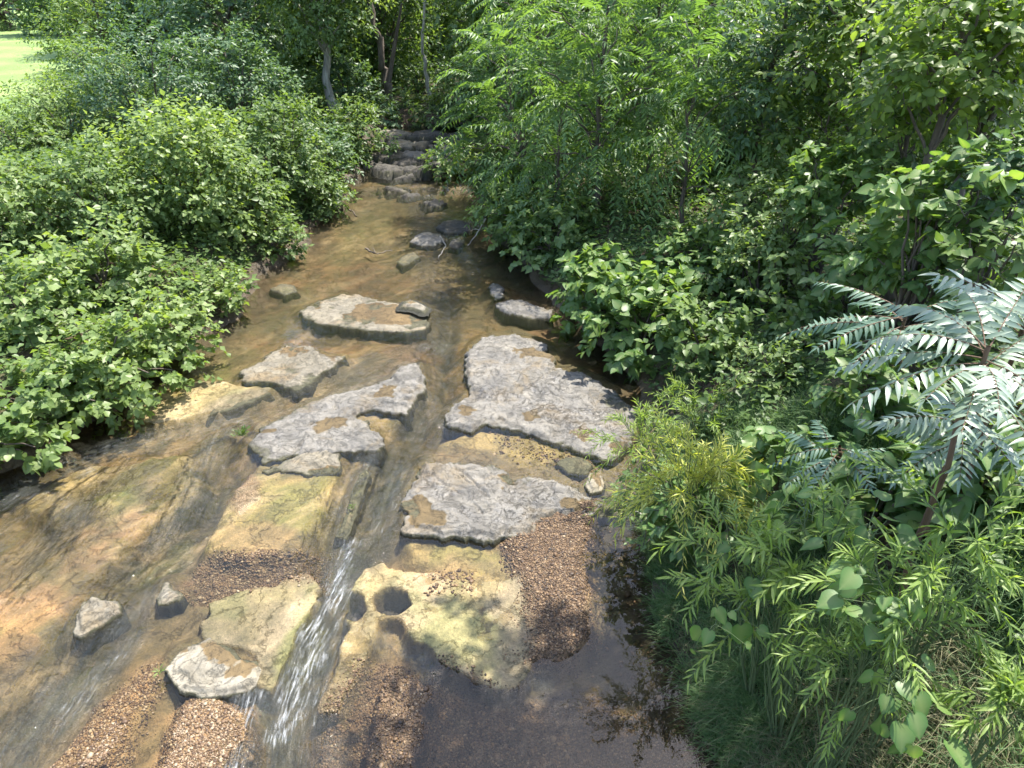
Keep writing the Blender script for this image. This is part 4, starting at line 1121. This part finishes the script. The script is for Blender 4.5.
shrub(512, 252, 13.2, 34, 32, 'vine', 'heart', .10, 'dark vine covered bush at the waterline below the feathery trees', group=GR, lean=(.4, 0), tshift=-.1)
shrub(552, 250, 12.0, 44, 40, 'vine', 'heart', .10, 'vine covered bush between the low sapling and the heart leaved bush', group=GR)
shrub(598, 292, 9.8, 46, 50, 'vine', 'heart', .105, 'heart leaved bush at the edge of the largest slab', group=GR, tshift=.05)
shrub(642, 326, 9.0, 60, 58, 'vine', 'heart', .105, 'big heart leaved bush draped with vines, above the right end of the largest slab', group=GR)
shrub(690, 275, 9.8, 46, 40, 'vine', 'leaf', .10, 'vine topped bush behind the big heart leaved bush', group=GR, tshift=.05)
shrub(704, 352, 8.0, 52, 44, 'mid', 'leaf', .085, 'small leaved bush right of the big heart leaved bush', group=GR)
shrub(745, 300, 9.2, 36, 40, 'dark', 'leaf', .085, 'dark bush at the foot of the shaded gap', group=GR)
shrub(770, 395, 6.9, 44, 34, 'mid', 'oval', .06, 'fine leaved undergrowth right of the golden willow shoots', group=GR)
shrub(800, 330, 7.4, 52, 42, 'dark', 'leaf', .08, 'dark fine leaved bush behind the bluish frond', group=GR)
shrub(752, 205, 9.4, 46, 50, 'mid', 'leaf', .085, 'leafy bush closing the right side of the shaded gap', group=GR, tshift=.1)
shrub(835, 185, 8.0, 52, 44, 'vine', 'heart', .085, 'vine bush below the backlit tree', group=GR, tshift=.05)
shrub(770, 262, 8.4, 48, 42, 'mid', 'leaf', .08, 'leafy bush between the glossy bush and the dark fine leaved bush', group=GR, tshift=.1)
shrub(795, 225, 8.6, 52, 44, 'mid', 'oval', .07, 'bush with small glossy leaves right of the dark gap', group=GR, tshift=.1)
shrub(865, 265, 7.2, 60, 40, 'vine', 'heart', .09, 'vine hung bush above the bluish frond', group=GR)
shrub(940, 195, 5.8, 60, 44, 'vine', 'heart', .10, 'heart leaved vine bush above the pale sumac', group=GR, tshift=.08)
shrub(930, 262, 6.2, 66, 44, 'vine', 'heart', .09, 'vine bush filling the bank between the glowing boughs and the sumac', group=GR, tshift=-.05)
shrub(990, 250, 5.4, 50, 44, 'mid', 'leaf', .085, 'leafy bush at the right edge just behind the sumac tips', group=GR)
shrub(1005, 180, 5.6, 40, 50, 'blue', 'leaf', .07, 'bluish small leaved bush at the right edge above the sumac', group=GR)
shrub(880, 390, 5.4, 60, 44, 'vine', 'heart', .10, 'shaded vine bush behind the sumac', group=GR, tshift=-.15)
TR = 'trees on the right bank'
tree(770, 95, 10, 56, 80, 'blue', 'oval', .085, 'tree with tiny glossy leaves at the top, right of the feathery trees', trunk=.09, group=TR)
tree(850, 55, 9, 60, 60, 'back', 'oval', .10, 'backlit tree at the top right with bright gaps', trunk=.08, group=TR)
tree(815, 150, 9.6, 44, 42, 'back', 'oval', .075, 'yellow speckled sapling right of the dark gap', trunk=.04, ext=.5, group=TR)
tree(945, 85, 6.8, 84, 62, 'back', 'leaf', .08, 'tree with glowing yellow green boughs sweeping down from the top right corner', trunk=.07, group=TR, tshift=.2)
tree(1000, 70, 7.4, 56, 56, 'mid', 'leaf', .09, 'tree at the top right corner behind the glowing boughs', trunk=.08, group=TR)
tree(900, 140, 8.0, 48, 34, 'dark', 'leaf', .08, 'shaded tree under the glowing boughs', trunk=.05, group=TR)
tree(735, 160, 13.5, 44, 60, 'dark', 'oval', .08, 'deeply shaded tree in the dark gap behind the feathery trees', trunk=.14, group=TR)
tree(720, 30, 17, 70, 50, 'back', 'oval', .09, 'backlit tree at the top edge behind the tiny leaved tree', trunk=.14, group=TR)
tree(830, 0, 16, 90, 70, 'mid', 'oval', .09, 'tall tree behind the backlit tree at the top right', trunk=.18, group=TR)
tree(960, 10, 14, 90, 80, 'mid', 'oval', .085, 'tall tree behind the glowing boughs', trunk=.18, group=TR)
tree(640, 40, 20, 80, 70, 'dark', 'oval', .10, 'dark tall tree behind the feathery trees', trunk=.2, group=TR)
tree(500, 108, 20.3, 40, 46, 'mid', 'leaf', .09, 'tree on the right bank throwing shade on the rock steps', trunk=.12, ext=6, group=TR)
tree(560, 10, 26, 60, 60, 'dark', 'oval', .12, 'dark tree behind the feathery tree at the upstream bend', trunk=.2, group=TR)
tree(870, 180, 12.5, 80, 60, 'dark', 'oval', .08, 'dark undergrowth tree deep behind the vine bushes', trunk=.07, group=TR)
tree(1030, 160, 10.5, 70, 80, 'dark', 'oval', .08, 'dark tree at the right edge behind the corner bushes', trunk=.09, group=TR)

# near right bank
WG = 'narrow leaved willow clumps on the near right bank'
def willow(u, v, Z, a, b, mat, label, **k):
    kk = dict(kind='wand', flen=.55, group=WG, bark='green', stemr=.006); kk.update(k)
    return plant('willow', 'willow', u, v, Z, a, b, mat, 'narrow', kk.pop('ls', .085), label, **kk)
willow(640, 432, 6.4, 36, 34, 'willow', 'green willow clump beside the corner of the largest slab', cov=7)
willow(700, 415, 6.9, 44, 26, 'willow', 'willow clump between the small leaved bush and the golden shoots', cov=7)
willow(690, 480, 5.0, 58, 32, 'gold', 'golden yellow willow clump glowing above the stream edge', cov=15, ls=.095, tshift=.25)
willow(740, 535, 3.9, 56, 46, 'willow', 'sprawling bright willow nearest the stream on the near bank', cov=4, flen=.5, ls=.10)
willow(815, 545, 3.6, 70, 50, 'willow', 'sprawling green willow in the middle of the near bank', cov=3.6, flen=.5, ls=.10)
willow(970, 540, 3.1, 70, 60, 'willow', 'tall light green willow at the right edge below the sumac', cov=3.2, flen=.5, ls=.10)
willow(905, 600, 3.15, 66, 36, 'willow', 'low willow left of the tall one, above the shaded grass', cov=1.8, flen=.42, tshift=-.1, ls=.09)
willow(765, 600, 3.75, 60, 40, 'willow', 'willow clump hanging over the shaded turf below the sprawling bright willow', cov=2.6, flen=.45, ls=.09)
willow(870, 655, 3.3, 60, 34, 'willow', 'willow clump around the trailing grape vine', cov=1.6, flen=.4, ls=.085)
willow(1005, 700, 2.9, 36, 26, 'willow', 'small pale willow sprout in the bottom right corner', cov=1.2, flen=.25)
shrub(652, 500, 5.9, 38, 48, 'mid', 'oval', .05, 'feathery fine weed clump hanging over the near stream edge', group=GR, tshift=.05, cov=3)
VB = 'broad leaved vine clumps on the near right bank'
shrub(715, 515, 5.5, 52, 40, 'vine', 'heart', .085, 'dark broad leaved vine clump below the golden willow', group=VB, tshift=-.1)
shrub(790, 478, 5.0, 60, 40, 'vine', 'heart', .09, 'broad leaved vine clump under the drooping bluish fronds', group=VB, tshift=-.05)
shrub(880, 490, 4.6, 70, 46, 'vine', 'heart', .095, 'broad leaved vine clump in the shade below the sumac', group=VB, tshift=-.1)
shrub(985, 480, 4.3, 60, 56, 'vine', 'grape', .10, 'broad leaved vine clump at the right edge under the sumac', group=VB, tshift=-.1)


# sumacs with big pinnate leaves in whorls
def sumac(u, v, Z, n, flen, lsize, mat, label, tilt=(0, 0, .25), pairs=11, base_lean=(.3, .2), extra=()):
    global rng
    rng = np.random.default_rng(int(u * 7 + v))
    c = at_depth(u, v, Z); base = base_for(c, base_lean)
    root = empty('sumac', base); tag(root, label, 'sumac', 'sumacs on the near right bank')
    B = Leaves(); rach = []
    ph = np.arange(n) * 2.39996 + rng.uniform(0, 6)
    el = rng.uniform(-.25, .55, n)
    dr = unit(np.stack([np.cos(ph), np.sin(ph), el], -1) + np.array(tilt))
    fronds(B, np.repeat(c[None], n, 0) + np.stack([0 * ph, 0 * ph, rng.uniform(-.14, .05, n)], -1), dr, flen * rng.uniform(.8, 1.12, n), pairs, lsize, rng.uniform(.2, .5, n), rach, rng.normal(.6, .15, n), 1.0, (-.18, -.3, .15))
    for (u2, v2, Z2, du, dv, k) in extra:
        c2 = at_depth(u2, v2, Z2)
        dd = unit(np.array([[du, -.2, dv]]) + rng.normal(0, .28, (k, 3)))
        fronds(B, np.repeat(c2[None], k, 0), dd, flen * rng.uniform(.75, 1.05, k), pairs, lsize, rng.uniform(.15, .4, k), rach, rng.normal(.45, .12, k))
        rach.append(wiggle(base + (c - base) * .6, c2, (0, 0, .05), .008, .005))
    st, rd = wiggle(base, c + [0, 0, .05], (-.05, 0, .1), .022, .010, 9, .1)
    V, F = tubes([(st, rd)], 7); mesh_obj('stem', V - base, [F], BARK['red'], root)
    V, F = tubes(rach, 5); mesh_obj('leaf_stalk', V - base, [F], BARK['red'], root)
    B.build('foliage', TPL['lance'], LEAF[mat], root, base)
    return root


sumac(985, 356, 3.1, 17, .52, .112, 'sumac', 'silvery sumac with its whorl of shining feathered leaves at the right edge', pairs=14)
sumac(1030, 312, 3.5, 12, .58, .135, 'sumac', 'sumac half outside the right edge, above the silvery one')
sumac(960, 425, 3.6, 9, .46, .11, 'sumac', 'darker sumac with leaves fanning down below the silvery one', tilt=(-.3, -.2, .1))
sumac(905, 318, 5.0, 9, .85, .11, 'teal', 'bluish sumac with a long level frond pointing left towards the dark bushes', tilt=(-.9, -.1, .1), pairs=15)
sumac(838, 452, 4.6, 9, .48, .095, 'teal', 'low bluish sumac drooping over the broad leaved vines', tilt=(-.3, -.1, .05), pairs=13)


# vines with large leaves hanging down the near bank
def vine(pts, label, n, lsize, spread=.10, mat='vine'):
    global rng
    rng = np.random.default_rng(len(label) * 13 + n)
    P = np.array([at_depth(*q) for q in pts])
    base = base_for(P[0])
    root = empty('vine', base); tag(root, label, 'vine', 'large leaved vines trailing over the near right bank')
    t = np.linspace(0, len(P) - 1, 24)
    path = np.stack([np.interp(t, np.arange(len(P)), P[:, k]) for k in range(3)], -1) + rng.normal(0, .012, (24, 3))
    up, ur = wiggle(base, path[0], (0, 0, .1), .008, .006)
    st = [(np.concatenate([up, path[1:]]), np.concatenate([ur, np.linspace(.006, .002, 23)]))]; stalk = []
    B = Leaves()
    ti = rng.uniform(0, 23, n); i0 = ti.astype(int).clip(0, 22); f = (ti - i0)[:, None]
    p = path[i0] * (1 - f) + path[i0 + 1] * f
    off = rng.normal(0, 1, (n, 3)) * np.array([1, .6, .7]) * spread
    q = p + off
    d = unit(off * np.array([1, 1, .3]) + np.array([0, -.25, -.55]) * .12 + rng.normal(0, .04, (n, 3)))
    nn = np.array([0, -.35, .9]) + rng.normal(0, .25, (n, 3))
    B.add(q, d, nn, lsize * np.exp(rng.normal(-.1, .28, n)), rng.normal(.5, .22, n))
    for i in range(n): stalk.append((np.array([p[i], (p[i] + q[i]) / 2 + [0, 0, .01], q[i]]), np.array([.0022, .0018, .0014])))
    V, F = tubes(st, 5); mesh_obj('stem', V - base, [F], BARK['green'], root)
    V, F = tubes(stalk, 4); mesh_obj('leaf_stalk', V - base, [F], BARK['green'], root)
    B.build('foliage', TPL['grape'], LEAF[mat], root, base)


vine([(865, 520, 3.3), (880, 570, 3.15), (900, 625, 3.0), (892, 690, 2.95), (905, 745, 2.95)], 'grape vine trailing down the middle of the near bank to the bottom edge', 60, .10, .10)
vine([(780, 560, 3.7), (745, 600, 3.6), (715, 625, 3.5), (700, 640, 3.45)], 'vine tip with a few bright leaves poking over the grassy stream edge', 15, .085, .07)
vine([(850, 500, 3.7), (800, 520, 3.8), (750, 550, 3.9)], 'vine runner with broad leaves woven through the sprawling willow', 26, .09, .10)


# tall trees standing on the right bank whose crowns are above the frame: they throw the shade on the near water
plant('tree', 'tree', 0, 0, 9, 0, 0, 'mid', 'leaf', .12, 'leaning tree whose crown is above the picture, shading the near water', C=(2.65, 4.95, 7.2), R=(1.2, 1.0, .9), trunk=.13, K=18, nmax=5000, group=TR, lean=(5.2, -.3))

plant('tree', 'tree', 0, 0, 26, 0, 0, 'dark', 'oval', .12, 'tall dark tree arching over the head of the rock steps from the right', C=(.2, 25.0, 6.6), R=(2.8, 2.2, 2.8), trunk=.2, K=30, nmax=14000, group=TR, lean=(1.5, .5))


# ------------------------------------------------------------------ grass and ground cover (stuff)
def blades(name, mask_px, zbase, n, length, width, mat, label, lean, seed, region=None, lay=.5):
    r = np.random.default_rng(seed)
    if region is None:
        P = np.array([on_plane(u, v, zbase)[:2] for u, v in mask_px])
    else: P = np.array(region, float)
    q = r.uniform(P.min(0), P.max(0), (n * 3, 2))
    q = q[sdf(q[:, 0], q[:, 1], P) + (fbm(q[:, 0] * 5, q[:, 1] * 5, seed + 3) - .42) * .22 > 0]
    q = q[fbm(q[:, 0] * 3.5, q[:, 1] * 3.5, seed + 9) + r.normal(0, .06, len(q)) > .40][:n]
    z = ground_z(q[:, 0], q[:, 1])
    k = len(q)
    L = length * r.uniform(.5, 1.3, k); an = r.uniform(0, 6.28, k)
    d = np.stack([np.cos(an), np.sin(an)], -1) * r.uniform(.1, .9, k)[:, None] * lay + np.array(lean)
    clump = (fbm(q[:, 0] * 4, q[:, 1] * 4, seed) - .5)[:, None] * 1.2
    d = d + clump * np.array([[.5, -.3]])
    sd = np.stack([-np.sin(an), np.cos(an), 0 * an], -1) * width
    ts = [0, .4, .75, 1]
    rows = []
    for t in ts:
        c = np.stack([q[:, 0] + d[:, 0] * L * t, q[:, 1] + d[:, 1] * L * t, z + L * (t * .9 - .45 * t * t * np.hypot(d[:, 0], d[:, 1]))], -1)
        w = sd * (1 - t * .93)
        rows += [c - w, c + w]
    V = np.stack(rows, 1)
    F = np.array([(0, 1, 3, 2), (2, 3, 5, 4), (4, 5, 7, 6)])
    Fa = (F[None] + (np.arange(k) * 8)[:, None, None]).reshape(-1, 4)
    tint = np.clip(r.normal(.45, .2, k) + clump[:, 0] * .3, 0, 1)
    o = mesh_obj(name, V.reshape(-1, 3), [Fa], LEAF[mat], attrs={'tint': np.repeat(tint, 8), 'rib': np.zeros(k * 8)}, smooth=False)
    tag(o, label, None, None, 'stuff')


BANK = [(1.22, 5.6), (1.30, 4.6), (1.24, 3.6), (1.30, 2.8), (1.38, 2.2), (1.5, 1.5), (3.2, 1.2), (3.4, 3.5), (2.6, 5.2), (1.9, 6.0)]
EDGE = [(1.14, 5.6), (1.15, 4.4), (1.13, 3.6), (1.2, 2.9), (1.30, 2.2), (1.45, 1.7), (1.75, 1.7), (1.65, 2.6), (1.62, 3.6), (1.68, 4.6), (1.7, 5.4)]
blades('grass', None, 0, 30000, .16, .0045, 'grass', 'fine green turf hanging down the near stream edge', (-.35, -.15), 5, EDGE, .9)
blades('grass', None, 0, 34000, .22, .0036, 'grass', 'long shaded grass under the near bank plants', (-.15, -.25), 6, BANK, 1.2)
blades('dry_grass', None, 0, 4000, .17, .003, 'dry', 'straw coloured dead blades hanging in the turf of the stream edge', (-.35, -.15), 8, EDGE, 1.2)
blades('dry_grass', None, 0, 7000, .26, .0025, 'dry', 'matted dry grass near the bottom edge of the bank', (.1, -.3), 7, [(1.55, 1.4), (1.55, 2.6), (2.6, 2.8), (3.0, 1.2)], 1.8)


def cover(name, region, n, mat, tpl, ls, label, seed, hmax=.25):
    global rng
    rng = np.random.default_rng(seed)
    P = np.array(region, float)
    q = rng.uniform(P.min(0), P.max(0), (n * 2, 2))
    q = q[(q[:, 0] < xl(q[:, 1]) - .05) | (q[:, 0] > xr(q[:, 1]) + .05)]
    q = q[sdf(q[:, 0], q[:, 1], P) > 0][:n]
    z = ground_z(q[:, 0], q[:, 1]) + rng.uniform(.02, hmax, len(q)) * (.3 + fbm(q[:, 0], q[:, 1], 4))
    p = np.stack([q[:, 0], q[:, 1], z], -1)
    B = Leaves()
    an = rng.uniform(0, 6.28, len(q))
    B.add(p, np.stack([np.cos(an), np.sin(an), rng.normal(0, .3, len(q))], -1), np.array([0, 0, 1.]) + rng.normal(0, .4, (len(q), 3)), ls * np.exp(rng.normal(0, .25, len(q))) * (1 + .05 * q[:, 1]), rng.normal(.4, .2, len(q)))
    o = B.build(name, SMALL[tpl], LEAF[mat], None, np.zeros(3))
    tag(o, label, None, None, 'stuff')


cover('ground_cover', [(-13, 4), (-4.2, 4), (-3.6, 27), (-9, 27), (-14, 14)], 60000, 'mid', 'leaf', .06, 'low leafy ground cover on the left bank', 21, .4)
cover('ground_cover', [(1.3, 5.0), (6, 3), (12, 14), (8, 27), (-2.2, 27), (-1, 15)], 60000, 'dark', 'leaf', .06, 'low leafy ground cover on the right bank', 22, .4)
cover('ground_cover', [(2.4, -1), (9, -1), (12, 9), (5, 7), (3.0, 4.5)], 16000, 'mid', 'leaf', .07, 'low leafy plants on the open bank above the sumacs', 24, .5)
blades('grass', None, 0, 16000, .3, .005, 'grass', 'rough grass on the top of the near bank', (-.1, -.2), 9, [(2.2, .2), (6, -.5), (7, 4), (3.2, 4)])
cover('undergrowth', [(-12, 26.2), (8, 26.2), (12, 50), (-14, 50)], 30000, 'dark', 'leaf', .10, 'shaded undergrowth upstream behind the rock steps', 23, .7)


# ------------------------------------------------------------------ dead wood, tufts
def branch(name, pts, r0, label, mat='dead', cat='branch', side=()):
    P = np.array([p if len(p) == 3 and isinstance(p, np.ndarray) else np.array(p, float) for p in pts])
    c = P[0].copy()
    t = np.linspace(0, len(P) - 1, 18)
    path = np.stack([np.interp(t, np.arange(len(P)), P[:, k]) for k in range(3)], -1) + np.random.default_rng(len(label)).normal(0, r0 * .35, (18, 3))
    tb = [(path, np.linspace(r0, r0 * .35, 18) * (1 + .15 * np.sin(np.arange(18) * 2.1)))]
    for (i, e) in side:
        tb.append((np.array([path[i], (path[i] + e) / 2 + [0, 0, .02], e]), np.array([r0 * .55, r0 * .4, r0 * .2])))
    V, F = tubes(tb, 8)
    return tag(mesh_obj(name, V - c, [F], BARK[mat], loc=c), label, cat)


branch('dead_branch', [on_plane(329, 192, .35), on_plane(342, 203, .12), on_plane(357, 216, .02)], .035, 'dark dead branch slanting from the left bank into the stream', 'brown', side=[(9, on_plane(338, 212, .1))])
branch('dead_branch', [on_plane(366, 249, .03), on_plane(376, 254, .08), on_plane(392, 250, .03)], .02, 'short brown branch lying in the shallow water upstream', 'brown', side=[(8, on_plane(372, 247, .14))])
branch('dead_branch', [on_plane(440, 236, .3), on_plane(446, 246, .1), on_plane(438, 258, .0)], .015, 'thin grey stick leaning on the stone under the fronds', 'dead')
branch('dead_branch', [on_plane(486, 218, .55), on_plane(478, 232, .25), on_plane(468, 246, .02)], .016, 'bleached twig hanging down into the water under the fronds', 'dead', side=[(7, on_plane(472, 230, .3))])
branch('root', [on_plane(646, 505, .45), on_plane(641, 518, .30), on_plane(645, 530, .18), on_plane(639, 545, .05)], .012, 'pale bare root dangling from the near bank below the weeds', 'dead', 'root', side=[(4, on_plane(632, 512, .28)), (7, on_plane(650, 524, .2))])
branch('bare_tree', [np.array([-2.7, 24.2, 1.0]), np.array([-2.85, 24.1, 2.6]), np.array([-2.6, 24.3, 5.2])], .07, 'thin bare pale trunk standing behind the rock steps', 'grey', 'tree')
branch('bare_tree', [np.array([-3.9, 23.2, .9]), np.array([-4.0, 23.2, 2.4]), np.array([-4.5, 23.4, 5.4])], .15, 'dark leaning trunk at the left end of the rock steps', 'brown', 'tree', side=[(4, np.array([-3.3, 23.3, 3.9]))])


def tuft(u, v, z, label, n, ls, r, mat='mid', tpl='leaf'):
    global rng
    rng = np.random.default_rng(int(u + v))
    c = on_plane(u, v, z)
    root = empty('plant', c); tag(root, label, 'plant')
    B = Leaves()
    an = rng.uniform(0, 6.28, n); k = rng.uniform(.1, 1, n)
    d = np.stack([np.cos(an) * k, np.sin(an) * k, .5 + .3 * rng.random(n)], -1)
    p = c + unit(d) * (rng.uniform(.2, 1, n) * r)[:, None]
    B.add(p, d, np.array([0, 0, 1.]) + rng.normal(0, .4, (n, 3)), ls * np.exp(rng.normal(0, .2, n)), rng.normal(.5, .2, n))
    st = [(np.array([c, (c + p[i]) / 2, p[i]]), np.array([.003, .002, .0012])) for i in range(0, n, 4)]
    V, F = tubes(st, 4); mesh_obj('stem', V - c, [F], BARK['green'], root)
    B.build('foliage', TPL[tpl], LEAF[mat], root, c)


tuft(242, 436, .06, 'small green weed growing at the left tip of the long crooked slab', 70, .035, .11, 'dark', 'oval')
tuft(160, 672, .06, 'tiny grass sprig on the left rim of the bleached slab', 22, .04, .035, 'lime', 'narrow')
tuft(352, 508, .04, 'little mossy sprig on the narrow stone in the channel', 26, .02, .05, 'dark', 'oval')

# ------------------------------------------------------------------ light
SUN_EL, SUN_AZ = math.radians(66), math.radians(46)   # azimuth from +Y towards +X
w = bpy.data.worlds.new('World'); scene.world = w; w.use_nodes = True
nt = w.node_tree; nt.nodes.clear()
sky = nt.nodes.new('ShaderNodeTexSky'); sky.sky_type = 'NISHITA'; sky.sun_disc = False
sky.sun_elevation = SUN_EL; sky.sun_rotation = SUN_AZ; sky.dust_density = 1.6; sky.ozone_density = 1.0
bg = nt.nodes.new('ShaderNodeBackground'); bg.inputs[1].default_value = .15
ow = nt.nodes.new('ShaderNodeOutputWorld')
nt.links.new(sky.outputs[0], bg.inputs[0]); nt.links.new(bg.outputs[0], ow.inputs[0])
sd = bpy.data.lights.new('sun', 'SUN'); sd.energy = 3.5; sd.angle = math.radians(.53); sd.color = (1, .955, .87)
so = bpy.data.objects.new('sun', sd); COL.objects.link(so)
so.rotation_euler = (math.pi / 2 - SUN_EL, 0, math.pi - SUN_AZ)
so.location = (10, 16, 30)

scene.render.engine = 'CYCLES'
scene.cycles.max_bounces = 8; scene.cycles.diffuse_bounces = 4; scene.cycles.glossy_bounces = 3
scene.cycles.transmission_bounces = 4; scene.cycles.transparent_max_bounces = 8
scene.cycles.caustics_reflective = False; scene.cycles.caustics_refractive = False
scene.cycles.use_denoising = True
scene.cycles.denoiser = 'OPENIMAGEDENOISE'
scene.cycles.use_adaptive_sampling = True; scene.cycles.adaptive_threshold = .02
scene.view_settings.view_transform = 'Standard'; scene.view_settings.look = 'None'
scene.view_settings.exposure = 2.05; scene.view_settings.gamma = 1
scene.view_settings.use_curve_mapping = False
